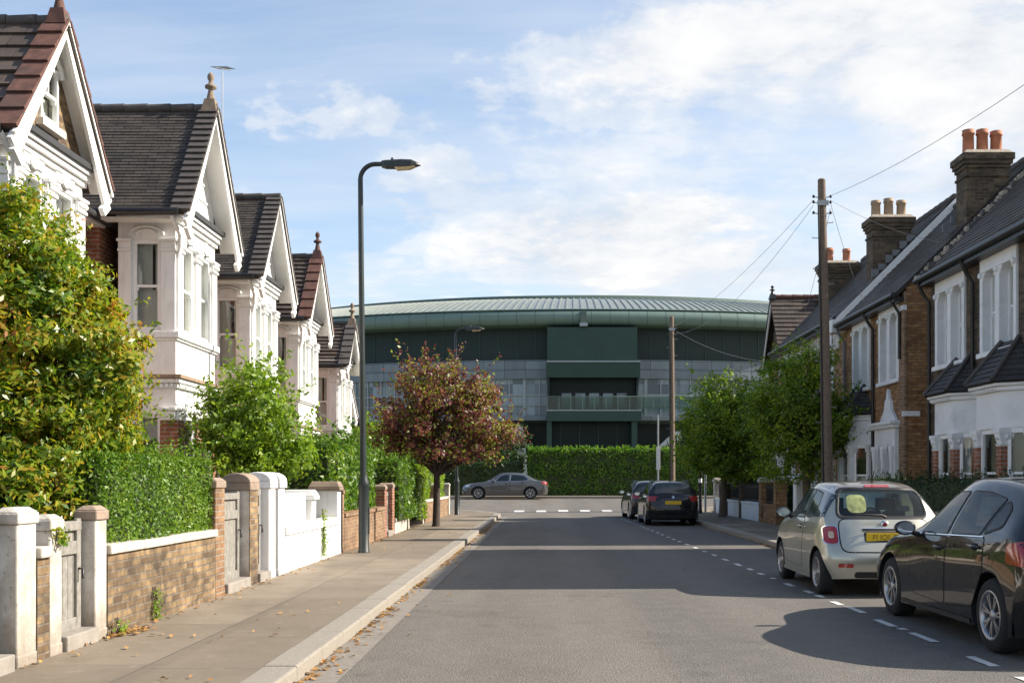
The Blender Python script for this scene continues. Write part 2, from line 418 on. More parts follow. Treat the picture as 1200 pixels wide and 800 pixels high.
def asphalt():
    m, nt, b = newmat('worn_asphalt')
    p = pos(nt)
    s = nd(nt, 'ShaderNodeSeparateXYZ', None, Vector=p)
    st = nd(nt, 'ShaderNodeVectorMath', {'operation': 'MULTIPLY'}, Vector=p); st.inputs[1].default_value = (1.0, 0.16, 1.0)
    c = ramp(nt, noise(nt, st.outputs[0], 0.8, 6, 0.65), [(0.3, (0.108, 0.096, 0.082)), (0.7, (0.172, 0.153, 0.131))])
    # a darker relaid strip with a ragged joint, off the middle of the road
    jx = math_(nt, 'ADD', s.outputs[0], math_(nt, 'MULTIPLY', math_(nt, 'SUBTRACT', noise(nt, p, 1.3, 3), 0.5), 0.25))
    strip = ramp(nt, math_(nt, 'MULTIPLY', math_(nt, 'SUBTRACT', jx, 0.95), 8.0, True), [(0.0, (0, 0, 0)), (1.0, (0.45,) * 3)])
    c = mixc(nt, strip, c, (0.098, 0.092, 0.086, 1))
    jl = ramp(nt, math_(nt, 'ABSOLUTE', math_(nt, 'SUBTRACT', jx, 0.97)), [(0.0, (0.3,) * 3), (0.04, (0, 0, 0))])
    c = mixc(nt, jl, c, (0.07, 0.066, 0.062, 1))
    # tyre-polished tracks, patched trench and old oil
    trk = math_(nt, 'ABSOLUTE', math_(nt, 'SINE', math_(nt, 'ADD', math_(nt, 'MULTIPLY', s.outputs[0], 1.75), math_(nt, 'MULTIPLY', noise(nt, st.outputs[0], 0.7, 3), 1.2))))
    c = mixc(nt, math_(nt, 'MULTIPLY', ramp(nt, trk, [(0.62, (0, 0, 0)), (0.95, (0.45,) * 3)]), noise(nt, p, 0.35, 4)), c, (0.20, 0.182, 0.16, 1))
    tr = nd(nt, 'ShaderNodeTexBrick', {'offset': 0.37}, Vector=p, Color1=(0, 0, 0, 1), Color2=(1, 1, 1, 1), Mortar=(0, 0, 0, 1), Scale=1.0, Mortar_Size=0.0, Bias=-0.62, Brick_Width=2.35, Row_Height=5.3)
    c = mixc(nt, math_(nt, 'MULTIPLY', tr.outputs['Color'], 0.6), c, (0.080, 0.075, 0.070, 1))
    c = mixc(nt, ramp(nt, noise(nt, p, 3.2, 6, 0.7), [(0.46, (0, 0, 0)), (0.72, (0.4,) * 3)]), c, (0.205, 0.187, 0.166, 1))
    # fine shrinkage cracks in patches of the old surface
    w2 = nd(nt, 'ShaderNodeTexVoronoi', {'feature': 'DISTANCE_TO_EDGE'}, Vector=mixc(nt, 0.10, p, nd(nt, 'ShaderNodeTexNoise', None, Vector=p, Scale=5.0).outputs['Color'], 'ADD'), Scale=1.6)
    ck = math_(nt, 'MULTIPLY', ramp(nt, w2.outputs['Distance'], [(0.0, (0.55,) * 3), (0.014, (0, 0, 0))]), ramp(nt, noise(nt, p, 0.42, 4), [(0.56, (0, 0, 0)), (0.66, (0.9,) * 3)]))
    c = mixc(nt, ck, c, (0.05, 0.047, 0.044, 1))
    sp_ = nd(nt, 'ShaderNodeTexVoronoi', None, Vector=p, Scale=1.1)
    c = mixc(nt, ramp(nt, math_(nt, 'ADD', sp_.outputs['Distance'], math_(nt, 'MULTIPLY', noise(nt, p, 9, 4), 0.12)), [(0.10, (0.5,) * 3), (0.20, (0, 0, 0))]), c, (0.07, 0.065, 0.06, 1))
    # stone speckle
    v = nd(nt, 'ShaderNodeTexVoronoi', None, Vector=p, Scale=85.0)
    c = mixc(nt, ramp(nt, v.outputs['Color'], [(0.35, (0, 0, 0)), (0.95, (0.42,) * 3)]), c, (0.26, 0.235, 0.205, 1))
    c = mixc(nt, ramp(nt, noise(nt, p, 60, 2), [(0.5, (0, 0, 0)), (0.7, (0.5,) * 3)]), c, (0.055, 0.052, 0.049, 1))
    # stains and cracks
    c = mixc(nt, ramp(nt, noise(nt, p, 0.55, 7, 0.75), [(0.56, (0, 0, 0)), (0.68, (0.35,) * 3)]), c, (0.06, 0.056, 0.053, 1))
    wv = nd(nt, 'ShaderNodeTexVoronoi', {'feature': 'DISTANCE_TO_EDGE'}, Vector=mixc(nt, 0.12, p, nd(nt, 'ShaderNodeTexNoise', None, Vector=p, Scale=2.0).outputs['Color'], 'ADD'), Scale=0.42)
    c = mixc(nt, math_(nt, 'MULTIPLY', ramp(nt, wv.outputs['Distance'], [(0.0, (0.6,) * 3), (0.006, (0, 0, 0))]), ramp(nt, noise(nt, p, 0.3, 3), [(0.52, (0, 0, 0)), (0.62, (0.8,) * 3)])), c, (0.06, 0.056, 0.052, 1))
    nt.links.new(c, b.inputs['Base Color'])
    b.inputs['Roughness'].default_value = 0.85
    b.inputs['Specular IOR Level'].default_value = 0.3
    bump(nt, b, math_(nt, 'ADD', v.outputs['Distance'], math_(nt, 'MULTIPLY', noise(nt, p, 30, 4), 1.0)), 0.6, 0.012)
    return m
M['asphalt'] = asphalt()

def paving():
    m, nt, b = newmat('pavement_flags')
    p = pos(nt)
    s = nd(nt, 'ShaderNodeSeparateXYZ', None, Vector=p)
    cv = nd(nt, 'ShaderNodeCombineXYZ', None, X=s.outputs[1], Y=math_(nt, 'ADD', s.outputs[0], 0.2))
    t = nd(nt, 'ShaderNodeTexBrick', {'offset': 0.43, 'squash': 0.7, 'squash_frequency': 3}, Vector=cv.outputs[0], Color1=(0.20, 0.163, 0.122, 1), Color2=(0.35, 0.288, 0.22, 1), Mortar=(0.10, 0.088, 0.075, 1),
           Scale=1.0, Mortar_Size=0.007, Mortar_Smooth=0.3, Bias=-0.35, Brick_Width=2.3, Row_Height=0.93)
    c = mixc(nt, ramp(nt, noise(nt, p, 1.1, 7, 0.72), [(0.42, (0, 0, 0)), (0.68, (0.7,) * 3)]), t.outputs['Color'], (0.14, 0.114, 0.085, 1))
    c = mixc(nt, ramp(nt, noise(nt, p, 130, 2), [(0.5, (0, 0, 0)), (0.7, (0.5,) * 3)]), c, (0.10, 0.085, 0.07, 1))
    c = mixc(nt, ramp(nt, noise(nt, p, 7, 4), [(0.6, (0, 0, 0)), (0.75, (0.35,) * 3)]), c, (0.34, 0.29, 0.235, 1))
    nt.links.new(c, b.inputs['Base Color'])
    b.inputs['Roughness'].default_value = 0.85
    b.inputs['Specular IOR Level'].default_value = 0.3
    h = math_(nt, 'ADD', math_(nt, 'SUBTRACT', 1.0, t.outputs['Fac']), math_(nt, 'MULTIPLY', noise(nt, p, 55, 4), 0.4))
    bump(nt, b, h, 0.5, 0.008)
    return m
M['paving'] = paving()
M['kerb'] = basic('granite_kerb', (0.265, 0.235, 0.195), 0.8, 0.2, 45.0, 0.4, 60, dirt=(0.22, 0.19, 0.16), dirt_amt=0.5)
M['channel'] = basic('gutter_channel', (0.21, 0.185, 0.155), 0.85, 0.22, 12.0, 0.4, 60, dirt=(0.13, 0.11, 0.09), dirt_amt=0.5)
M['verge'] = basic('verge_ground', (0.12, 0.12, 0.07), 0.95, 0.3, 2.0, 0.5, 20)
# ------------------------------------------------------------------ camera frame of reference: street runs along +Y, eye height 1.5
YS = [-40, -10, 0, 10, 20, 30, 40, 44, 46, 48, 50, 52, 54, 56, 58, 60, 62]
def zsmooth(y):
    t = min(1.0, max(0.0, (y - 44.0) / 16.0))
    return 0.45 * t * t * (3 - 2 * t)
def zg(y):            # the road rises gently to the junction, straight between the rows of the road sheet
    for a, b in zip(YS[:-1], YS[1:]):
        if a <= y <= b: return zsmooth(a) + (zsmooth(b) - zsmooth(a)) * (y - a) / (b - a)
    return zsmooth(y)
PV = 0.12          # pavement height above the road

def sheet(name, xs, ys, dz, mat):
    mb = MB()
    vs = [(x, y, zg(y) + dz) for y in ys for x in xs]
    n = len(xs)
    fs = [(j*n+i, j*n+i+1, (j+1)*n+i+1, (j+1)*n+i) for j in range(len(ys)-1) for i in range(n-1)]
    mb.mesh(vs, fs, mat, True)
    return kind(mb.build(name), 'structure')

sheet('ground', [-700, -120, 120, 700], [-120] + YS + [80, 200, 900], -0.06, M['verge'])
sheet('road', [-110, -8, -1.7, 5.0, 12, 110], YS, 0.0, M['asphalt'])

def kx_right(y):                       # right kerb face, eases outwards near the camera
    if y > 22: return 5.08
    t = min(1.0, (22 - y) / 9.0)
    return 5.08 + 0.52 * t * t * (3 - 2 * t)

def kerb_path(side):
    pts = []
    if side < 0:
        y = -12.0
        while y < 44.0: pts.append((-1.85, y)); y += 0.915
        for k in range(0, 10):
            a = k / 9 * math.pi / 2
            pts.append((-5.85 + 4 * math.cos(a), 44.4 + 4 * math.sin(a)))
        x = -6.8
        while x > -50: pts.append((x, 48.4)); x -= 1.2
    else:
        y = -12.0
        while y < 46.0: pts.append((kx_right(y), y)); y += 0.915
        for k in range(0, 10):
            a = k / 9 * math.pi / 2
            pts.append((9.08 - 4 * math.cos(a), 46.3 + 4 * math.sin(a)))
        x = 10.0
        while x < 50: pts.append((x, 50.3)); x += 1.2
    return pts

def offset_path(pts, d):
    out = []
    for i in range(len(pts)):
        a = Vector(pts[max(i-1, 0)]); b = Vector(pts[min(i+1, len(pts)-1)])
        t = (b - a).normalized(); nrm = Vector((-t.y, t.x))
        p = Vector(pts[i]) + nrm * d
        out.append((p.x, p.y))
    return out

def make_kerb(side, wid):
    pts = kerb_path(side)
    sgn = 1 if side < 0 else -1
    inn = offset_path(pts, wid * sgn)
    mb = MB()
    for i in range(len(pts) - 1):
        a, b, c, d = Vector(pts[i]), Vector(pts[i+1]), Vector(inn[i+1]), Vector(inn[i])
        g = 0.004 / max(0.2, (b - a).length)
        a, b, c, d = a.lerp(b, g), b.lerp(a, g), c.lerp(d, g), d.lerp(c, g)
        jz = random.uniform(-.004, .004)
        q = [a, b, c, d]
        lo = [(p.x, p.y, zg(p.y) - .05) for p in q]; hi = [(p.x, p.y, zg(p.y) + PV + jz) for p in q]
        f = [(0,1,2,3),(4,7,6,5),(0,4,5,1),(1,5,6,2),(2,6,7,3),(3,7,4,0)]
        mb.mesh(lo + hi, f, M['kerb'])
    return kind(mb.build('kerb', bevel=0.018), 'structure'), pts, offset_path(pts, (wid - .05) * sgn)

kl, KL, KLI = make_kerb(-1, 0.26)
kr, KR, KRI = make_kerb(1, 0.28)

def make_pavement(inn, wallx, yend, side):
    mb = MB(); mb2 = MB()
    top = lambda x, y: (x, y, zg(y) + PV - 0.009)
    for i in range(len(inn) - 1):
        a, b = inn[i], inn[i+1]
        if b[1] <= yend:
            q = [top(*a), top(*b), top(wallx, b[1]), top(wallx, a[1])]
        else:
            wa = min(a[1], yend); 
            xa = wallx if a[1] < yend else (min(a[0], wallx) if side < 0 else max(a[0], wallx))
            xb = min(b[0], wallx) if side < 0 else max(b[0], wallx)
            q = [top(*a), top(*b), top(xb, yend), top(xa, wa)]
        mb.face(q if side > 0 else q[::-1], M['paving'])
    o = mb.build('pavement')
    return kind(o, 'structure')
make_pavement(KLI, -3.9, 45.4, -1)
make_pavement(KRI, 7.1, 47.3, 1)
# gutter channel beside the left kerb
mb = MB()
for i in range(len(KL) - 14):
    a, b = KL[i], KL[i+1]
    if a[1] > 43.2: break
    w = 0.30
    mb.face([(a[0], a[1], .005), (a[0]+w, a[1], .005), (b[0]+w, b[1], .005), (b[0], b[1], .005)], M['channel'])
kind(mb.build('gutter_channel'), 'structure')
# gardens behind the walls
def garden(x0, x1, y0, y1):
    mb = MB(); mb.box(x0, x1, y0, y1, -.05, 0.10, M['soil']); return kind(mb.build('garden_ground'), 'structure')
garden(-60, -3.9, -12, 45.4)
garden(7.1, 60, -12, 47.3)
# far side of the cross street
mb = MB()
fy = 61.2
mb.box(-90, 90, fy, fy + .3, .3, zg(fy) + .13, M['kerb'])
mb.box(-90, 90, fy + .3, fy + 2.9, .3, zg(fy) + .126, M['paving'])
kind(mb.build('far_pavement'), 'structure')

# painted markings
def dash(mb, x, y, w, l, ang=0.0, dz=0.006, mat='marking'):
    c, s = math.cos(ang), math.sin(ang)
    q = []
    nseg = 5
    def jit(): return random.uniform(-.006, .006)
    L = [(-w/2 + jit(), -l/2 + l*k/nseg) for k in range(nseg+1)] ; Rr = [(w/2 + jit(), -l/2 + l*k/nseg) for k in range(nseg+1)]
    poly = L + Rr[::-1]
    pts = [(x + a*c - b*s, y + a*s + b*c) for a, b in poly]
    mb.face([(px, py, zg(py) + dz) for px, py in pts][::-1], M['marking'])
mb = MB()
D = [(3.42,17.4,.34),(3.45,16.6,.18),(3.47,15.6,.42),(3.51,14.6,.35),(3.52,14.05,.3),(3.53,13.26,.38),(3.57,12.6,.62),(3.55,11.43,.55),(3.58,10.97,.14),(3.59,10.4,.62),(3.60,9.02,.5),
     (3.60,8.0,.6),(3.6,6.9,.6)]
y = 18.3
while y < 43:
    D.append((3.42 - max(0, (y - 18)) * .021 + random.uniform(-.01, .01), y, random.uniform(.3, .55))); y += random.uniform(.95, 1.25)
for x, y, l in D: dash(mb, x, y, .085, l, .02)
kind(mb.build('parking_bay_marking'), 'structure')
mb = MB()
for r_, yy in ((0, 48.6),):
    x = -1.2
    while x < 4.6:
        dash(mb, x, yy + .25 * (int(x * 10) % 2), .44, 1.25, 0, .012); x += .98
kind(mb.build('give_way_marking'), 'structure')

# fallen leaves
def leaf_litter(name, spots, sz):
    V = []; 
    for (x, y, z) in spots:
        a = random.uniform(0, 6.28); l = sz * random.uniform(.6, 1.3); w = l * random.uniform(.45, .7)
        t = random.uniform(-.5, .5)
        ca, sa = math.cos(a), math.sin(a)
        for (u, v, h) in ((-l/2, 0, .0), (0, w/2, .012 + .02*abs(t)), (l/2, 0, .01 * (1+t)), (0, -w/2, .004)):
            V.append((x + u*ca - v*sa, y + u*sa + v*ca, z + h))
    mb = MB(); mb.mesh(V, [(4*i, 4*i+1, 4*i+2, 4*i+3) for i in range(len(spots))], M['dry'])
    return kind(mb.build(name), 'stuff')
sp = []
for _ in range(1500):
    y = random.uniform(7, 42); d = abs(random.gauss(0, .075))
    dens = (math.sin(y * 1.7) + math.sin(y * .6 + 1) + 2.1) / 4
    if random.random() < dens: sp.append((-1.84 + d, y, .008))
for _ in range(70): sp.append((random.uniform(-1.8, -1.2), random.uniform(7.5, 36), .008))
for _ in range(200):
    y = random.uniform(7.4, 33); d = abs(random.gauss(0, .09))
    sp.append((-3.86 + d, y, PV + .002))
for _ in range(90): sp.append((-3.88 + abs(random.gauss(0, .12)), random.gauss(9.9, .18), PV + .003))
for _ in range(22): sp.append((random.uniform(-3.8, -2.3), random.uniform(7.4, 11.5), PV + .002))
for _ in range(18): sp.append((random.uniform(-3.8, -2.2), random.uniform(11, 30), PV + .002))
for _ in range(250):
    y = random.uniform(18, 34); sp.append((kx_right(y) - .02 - abs(random.gauss(0, .07)), y, .008))
leaf_litter('fallen_leaves', sp, .062)
# ------------------------------------------------------------------ house parts (local frame: +x to the street, y along the front)
def roof_slope(mb, e0, e1, r1, r0, n, lift, mat, thick=0.06, seglen=0.9):
    e0, e1, r0, r1 = map(Vector, (e0, e1, r0, r1))
    nrm = (e1 - e0).cross(r0 - e0).normalized()
    if nrm.z < 0: nrm = -nrm
    L = (e1 - e0).length
    ns = max(1, int(L / seglen))
    for i in range(n):
        t0, t1 = i / n, (i + 1) / n
        for k in range(ns):
            s0, s1 = k / ns, (k + 1) / ns
            j = lift * random.uniform(.75, 1.3)
            a = e0.lerp(e1, s0).lerp(r0.lerp(r1, s0), t0); b = e0.lerp(e1, s1).lerp(r0.lerp(r1, s1), t0)
            d = e0.lerp(e1, s0).lerp(r0.lerp(r1, s0), t1); c = e0.lerp(e1, s1).lerp(r0.lerp(r1, s1), t1)
            a2, b2 = a + nrm * j, b + nrm * j
            c2, d2 = c + nrm * .002, d + nrm * .002
            u0, u1 = s0 * L, s1 * L
            flip = (b2 - a2).cross(d2 - a2).dot(nrm) < 0
            q = [a2, b2, c2, d2]; uv = [(u0, i), (u1, i), (u1, i + .999), (u0, i + .999)]
            if flip: q = q[::-1]; uv = uv[::-1]
            mb.face(q, mat, uv)
            mb.face([a - nrm * .01, b - nrm * .01, b2, a2], mat, [(u0, i), (u1, i), (u1, i + .02), (u0, i + .02)])
    un = [p - nrm * thick for p in (e0, e1, r1, r0)]
    mb.face(un, mat, [(0, 0)] * 4)
    for p, q, r, s in ((e0, r0, un[3], un[0]), (e1, r1, un[2], un[1]), (e0, e1, un[1], un[0]), (r0, r1, un[2], un[3])):
        mb.face([p, q, r, s], mat, [(0, 0)] * 4)

def wall_open(mb, u0, u1, z0, z1, t0, t1, openings, mat, plane='x'):
    """wall in plane 'x' (u=y, thickness along x t0..t1) or 'y' (u=x, thickness along y); openings (ua,ub,za,zb)"""
    us = sorted({u0, u1, *[o[0] for o in openings], *[o[1] for o in openings]})
    us = [u for u in us if u0 <= u <= u1]
    for a, b in zip(us[:-1], us[1:]):
        zs = z0
        cuts = sorted([(o[2], o[3]) for o in openings if o[0] <= a + 1e-6 and o[1] >= b - 1e-6])
        segs = []
        for za, zb in cuts:
            if za > zs: segs.append((zs, za))
            zs = zb
        if zs < z1: segs.append((zs, z1))
        for za, zb in segs:
            if plane == 'x': mb.box(t0, t1, a, b, za, zb, mat)
            else: mb.box(a, b, t0, t1, za, zb, mat)

def sash(parent, p, w, h, rz=0.0, frame='white', dress='curtain', fw=0.055, arch=False, split=0.5, depth=0.09, bars=False, backing=0.22):
    """window facing local +x (before rz); p is the sill centre on the outer face of the reveal"""
    f = M[frame]
    mb = MB()
    d0, d1 = -depth, -depth + .07
    mb.box(d0, d1, -w/2, -w/2 + fw, 0, h, f); mb.box(d0, d1, w/2 - fw, w/2, 0, h, f)
    mb.box(d0, d1, -w/2 + fw, w/2 - fw, h - fw, h, f); mb.box(d0, d1 + .01, -w/2 + fw, w/2 - fw, 0, fw * 1.3, f)
    zm = h * split
    mb.box(d0 - .012, d1 - .018, -w/2 + fw, w/2 - fw, zm - .022, zm + .022, f)
    for s in (-1, 1):  # sash horns
        mb.box(d0 - .012, d1 - .02, s*(w/2 - fw) - .02*(s > 0), s*(w/2 - fw) + .02*(s < 0), zm - .075, zm - .022, f)
    if bars:
        mb.box(d0 + .01, d1 - .02, -.012, .012, zm, h - fw, f)
    if arch:  # arched head: fill the top corners
        for s in (-1, 1):
            poly = [(s*w/2*.98, h - .004)]
            for k in range(7):
                a = k / 6 * math.pi / 2
                poly.append((s * (w/2 - fw) * math.cos(a), h - w/2*.55 + (w/2*.55 - .02) * math.sin(a)))
            mb.prism(poly, 'x', d0 + .005, d1 - .005, f)
    o = mb.build('window', parent, p, rz)
    g = MB()
    g.face([(d0 + .03, -w/2 + fw, zm), (d0 + .03, w/2 - fw, zm), (d0 + .03, w/2 - fw, h - fw), (d0 + .03, -w/2 + fw, h - fw)], M['glass'])
    g.face([(d0 + .012, -w/2 + fw, fw), (d0 + .012, w/2 - fw, fw), (d0 + .012, w/2 - fw, zm), (d0 + .012, -w/2 + fw, zm)], M['glass'])
    g.build('pane', o)
    c = MB()
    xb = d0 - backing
    c.box(xb - .02, xb, -w/2 - .12, w/2 + .12, -.1, h + .1, M['room'])  # dark backing sheet stands in for the unlit room
    xc = d0 - .09
    def folds(ya, yb, za, zb, mat):
        n = max(4, int((yb - ya) / .035)); vs = []
        for k in range(n + 1):
            y = ya + (yb - ya) * k / n
            x = xc + .018 * math.sin(k * 1.9) + random.uniform(-.006, .006)
            vs += [(x, y, za), (x + random.uniform(-.01, .01), y, zb)]
        c.mesh(vs, [(2*k, 2*k+2, 2*k+3, 2*k+1) for k in range(n)], mat, True)
    if dress == 'curtain':
        folds(-w/2, w*random.uniform(.0, .1), 0, h, M['curtain']); folds(w*random.uniform(.12, .24), w/2, 0, h, M['curtain'])
        folds(-w/2, w/2, 0, h*random.uniform(.42, .5), M['curtain'])
    elif dress == 'net':
        folds(-w/2, w/2, 0, h, M['curtain'])
    elif dress == 'half':
        folds(-w/2, w/2, 0, h*.5, M['curtain'])
    elif dress == 'blind':
        c.box(xc - .01, xc, -w/2, w/2, h*.12, h, M['blind'])
    elif dress == 'roller':
        c.box(xc - .01, xc, -w/2, w/2, h*random.uniform(.68, .8), h, M['curtain'])
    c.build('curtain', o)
    return o

def door_part(parent, p, w, h, rz, mat, panel):
    mb = MB()
    mb.box(-.12, -.07, -w/2, w/2, 0, h, mat)
    for s in (-1, 1):
        for z0, z1 in ((.2, .8), (.95, h - .35)):
            mb.box(-.07, -.055, s*w*.24 - w*.16, s*w*.24 + w*.16, z0, z1, mat)
    o = mb.build('door', parent, p, rz, bevel=.006)
    k = MB(); k.lathe([(.0, -.02), (.022, -.015), (.03, .005), (.02, .03), (0, .035)], (-.055, w*.36, 1.0), panel, 10, 'x'); k.build('handle', o)
    return o

def finial(parent, p, mat, h=0.7):
    h *= .92
    mb = MB()
    mb.frustum(p[0]-.14, p[0]+.14, p[1]-.14, p[1]+.14, p[2]-.12, p[2]+h*.18, .05, mat)
    mb.lathe([(.085, h*.16), (.055, h*.38), (.04, h*.5), (.105, h*.54), (.105, h*.6), (.045, h*.66), (.035, h*.74), (.06, h*.82), (.062, h*.9), (.035, h*.98), (0.0, h*1.02)], p, mat, 12)
    return mb.build('finial', parent)

def left_house(X, Y, dz, label, bw=2.2, bd=1.0, U=4.75, ze=6.1, za=8.3, hw=1.6, zf=None, over=.38, attic=False,
               roofmat='slate', verge='dark_tile', fin=True, main='red_brick', n_course=22, dress='curtain', depth=7.5, arch=False):
    h = empty('terraced_house', (X, Y, dz))
    tag(h, label, 'house', 'gabled terraced houses on the left side')
    S, SR, Wt, RB = M['stucco'], M['stucco_old'], M['white_rough'], M['red_brick']
    zf = zf if zf is not None else ze - .12
    yc = bw / 2
    # ---- main wall and core
    mb = MB()
    mb.box(-depth, -bd - .31, 0, U, -1.0, ze - .15, M[main])
    wall_open(mb, bw, U, -1.0, ze - .1, -bd - .30, -bd, [(bw + .55, bw + 1.2, 4.05, 5.5), (bw + .5, bw + 1.45, .1, 2.35)], M[main], 'x')
    mb.build('wall', h)
    sash(h, (-bd, bw + .875, 4.05), .65, 1.45, 0, dress='curtain', arch=True)
    mb = MB()   # white lintel, keyed jambs and carved panel over the small window
    mb.box(-bd, -bd + .07, bw + .40, bw + 1.35, 5.5, 5.86, S); mb.box(-bd + .07, -bd + .085, bw + .6, bw + 1.15, 5.56, 5.8, M['terracotta'])
    mb.box(-bd, -bd + .10, bw + .38, bw + .56, 5.2, 5.5, S); mb.box(-bd, -bd + .10, bw + 1.19, bw + 1.37, 5.2, 5.5, S)
    mb.box(-bd, -bd + .10, bw + .42, bw + 1.33, 3.95, 4.05, S)
    mb.box(-bd, -bd + .12, bw + .02, U - .02, 3.18, 3.34, S)
    mb.box(-bd, -bd + .10, bw + .38, bw + 1.57, 2.35, 2.65, S)
    mb.build('lintel', h, bevel=.012)
    door_part(h, (-bd - .1, bw + .975, .1), .95, 2.25, 0, M['gate_wood'], M['chrome'])
    # ---- bay
    mb = MB()
    up, lo = (4.06, 5.62), (.85, 2.62)
    fy = [(bw*.13, bw*.43), (bw*.57, bw*.87)]
    sx = (-bd*.74, -bd*.27)
    wall_open(mb, 0, bw, -1.0, ze, -.16, 0, [(a, b, *up) for a, b in fy] + [(a, b, *lo) for a, b in fy], S, 'x')
    wall_open(mb, -bd, -.16, -1.0, ze, 0, .16, [(sx[0], sx[1], *up), (sx[0], sx[1], *lo)], S, 'y')
    mb.box(-bd, -.16, bw - .16, bw, -1.0, ze, S)
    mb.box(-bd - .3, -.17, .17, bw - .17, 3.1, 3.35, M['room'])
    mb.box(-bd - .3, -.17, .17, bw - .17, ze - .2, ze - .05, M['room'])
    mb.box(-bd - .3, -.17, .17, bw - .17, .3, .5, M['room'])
    mb.build('bay', h, bevel=.008, seg=1)
    def ring(m, z0, z1, pr, mat, pr_side=None):
        ps = pr if pr_side is None else pr_side
        m.box(0, pr, -ps, bw + ps, z0, z1, mat); m.box(-bd, -.0005, -ps, -.0005, z0, z1, mat); m.box(-bd, -.0005, bw + .0005, bw + ps, z0, z1, mat)
    mb = MB()
    ring(mb, ze - .16, ze - .08, .05, S); ring(mb, ze - .08, ze, .10, S)
    mb.build('cornice', h, bevel=.008, seg=1)
    mb = MB(); ring(mb, 3.94, 4.05, .075, S); ring(mb, 3.90, 3.938, .04, S)
    mb.build('sill_band', h, bevel=.008, seg=1)
    mb = MB()
    ring(mb, 3.08, 3.16, .04, S)
    k = 0.0
    while k < bw - .04:
        mb.box(.042, .075, k, k + .045, 3.09, 3.15, S); k += .09
    k = -bd + .03
    while k < -.05:
        mb.box(k, k + .045, -.075, -.042, 3.09, 3.15, S); k += .09
    mb.build('dentil_band', h)
    mb = MB(); ring(mb, 3.24, 3.31, .13, M['string']); ring(mb, 3.165, 3.238, .09, S)
    mb.build('string_course', h, bevel=.012)
    # pilasters: white upstairs, brick downstairs, carved capitals on both
    piers = [(-.002, bw*.12), (bw*.44, bw*.56), (bw*.88, bw + .002)]
    for (a, b) in piers:
        pm = MB()
        pm.box(.001, .045, a, b, 4.06, 5.42, S); pm.box(.0455, .058, a + .05, b - .05, 4.2, 5.3, S)
        pm.build('pilaster', h, bevel=.006, seg=1)
        for z in (5.42, 2.52):
            cm = MB()
            cm.box(.001, .075, a - .02, b + .02, z, z + .05, S); cm.box(.001, .06, a - .005, b + .005, z + .05, z + .17, S)
            for q in range(3):
                y = a + (b - a) * (q + .5) / 3
                cm.lathe([(.0, -.05), (.04, -.03), (.045, 0), (.03, .04), (0, .055)], (.065, y, z + .11), S, 8)
            cm.box(.001, .095, a - .035, b + .035, z + .17, z + .22, S)
            cm.build('capital', h, bevel=.008, seg=1)
    for (a, b) in ((-bd + .02, sx[0] - .02), (sx[1] + .02, -.0)):
        pm = MB(); pm.box(a, b, -.045, -.001, 4.06, 5.42, S); pm.build('pilaster', h, bevel=.006, seg=1)
        for z in (5.42, 2.52):
            cm = MB(); cm.box(a - .01, b + .01, -.075, -.001, z, z + .05, S); cm.box(a, b, -.06, -.001, z + .05, z + .17, S); cm.box(a - .02, b + .02, -.095, -.001, z + .17, z + .22, S); cm.build('capital', h, bevel=.008, seg=1)
    for (a, b) in piers:
        m = MB(); m.box(.001, .05, a, b, .85, 2.515, RB); m.box(-.16, -.001, a + .005, b - .005, .86, 2.51, RB) if 0 < a and b < bw else None
        m.build('brick_pier', h)
    for (a, b) in ((-bd + .02, sx[0] - .01), (sx[1] + .01, .05)):
        m = MB(); m.box(a, b, -.05, -.001, .85, 2.515, RB); m.build('brick_pier', h)
    # carved panels over the windows
    for (a, b) in fy:
        mb = MB()
        mb.box(.001, .028, a + .04, b - .04, 5.70, 5.86, S)
        mb.lathe([(0, -.02), (.12, -.015), (.14, 0), (.10, .02), (0, .03)], (.03, (a + b) / 2, 5.78), S, 12, 'x')
        mb.build('carved_panel', h)
    mb = MB()
    xm = (sx[0] + sx[1]) / 2
    vs = [(xm + .3 * math.cos(t), -.02, 5.70 + .16 * math.sin(t)) for t in [math.pi * q / 10 for q in range(11)]]
    mb.tube(vs, .025, S, 6); mb.tube([(xm + .18 * math.cos(t), -.02, 5.71 + .09 * math.sin(t)) for t in [math.pi * q / 8 for q in range(9)]], .022, S, 6)
    mb.build('carved_panel', h)
    for (a, b) in fy:
        sash(h, (0, (a + b) / 2, up[0]), b - a, up[1] - up[0], 0, dress='net')
        sash(h, (0, (a + b) / 2, lo[0]), b - a, lo[1] - lo[0], 0, dress='half')
    sash(h, ((sx[0] + sx[1]) / 2, 0, up[0]), sx[1] - sx[0], up[1] - up[0], -math.pi/2, dress=dress)
    sash(h, ((sx[0] + sx[1]) / 2, 0, lo[0]), sx[1] - sx[0], lo[1] - lo[0], -math.pi/2, dress='roller')
    # ---- gable
    sl = (za - zf) / hw
    gz = lambda y: za - abs(y - yc) * sl - .10
    mb = MB()
    gm = M['stock_brick'] if attic else S
    if attic:
        # two triangles round a small window
        aw, az0, az1 = .27, ze + .42, ze + 1.25
        mb.prism([(0, ze), (yc - aw, ze), (yc - aw, gz(yc - aw)), (0.0, max(ze + .01, gz(0)))], 'x', -.12, -.02, gm)
        mb.prism([(yc + aw, ze), (bw, ze), (bw, max(ze + .01, gz(bw))), (yc + aw, gz(yc + aw))], 'x', -.12, -.02, gm)
        mb.box(-.12, -.02, yc - aw, yc + aw, ze, az0, gm)
        mb.prism([(yc - aw, az1), (yc + aw, az1), (yc + aw, gz(yc + aw)), (yc, gz(yc)), (yc - aw, gz(yc - aw))], 'x', -.12, -.02, gm)
    else:
        mb.prism([(0, ze), (bw, ze), (bw, max(ze + .01, gz(bw))), (yc, gz(yc)), (0, max(ze + .01, gz(0)))], 'x', -.12, -.02, gm)
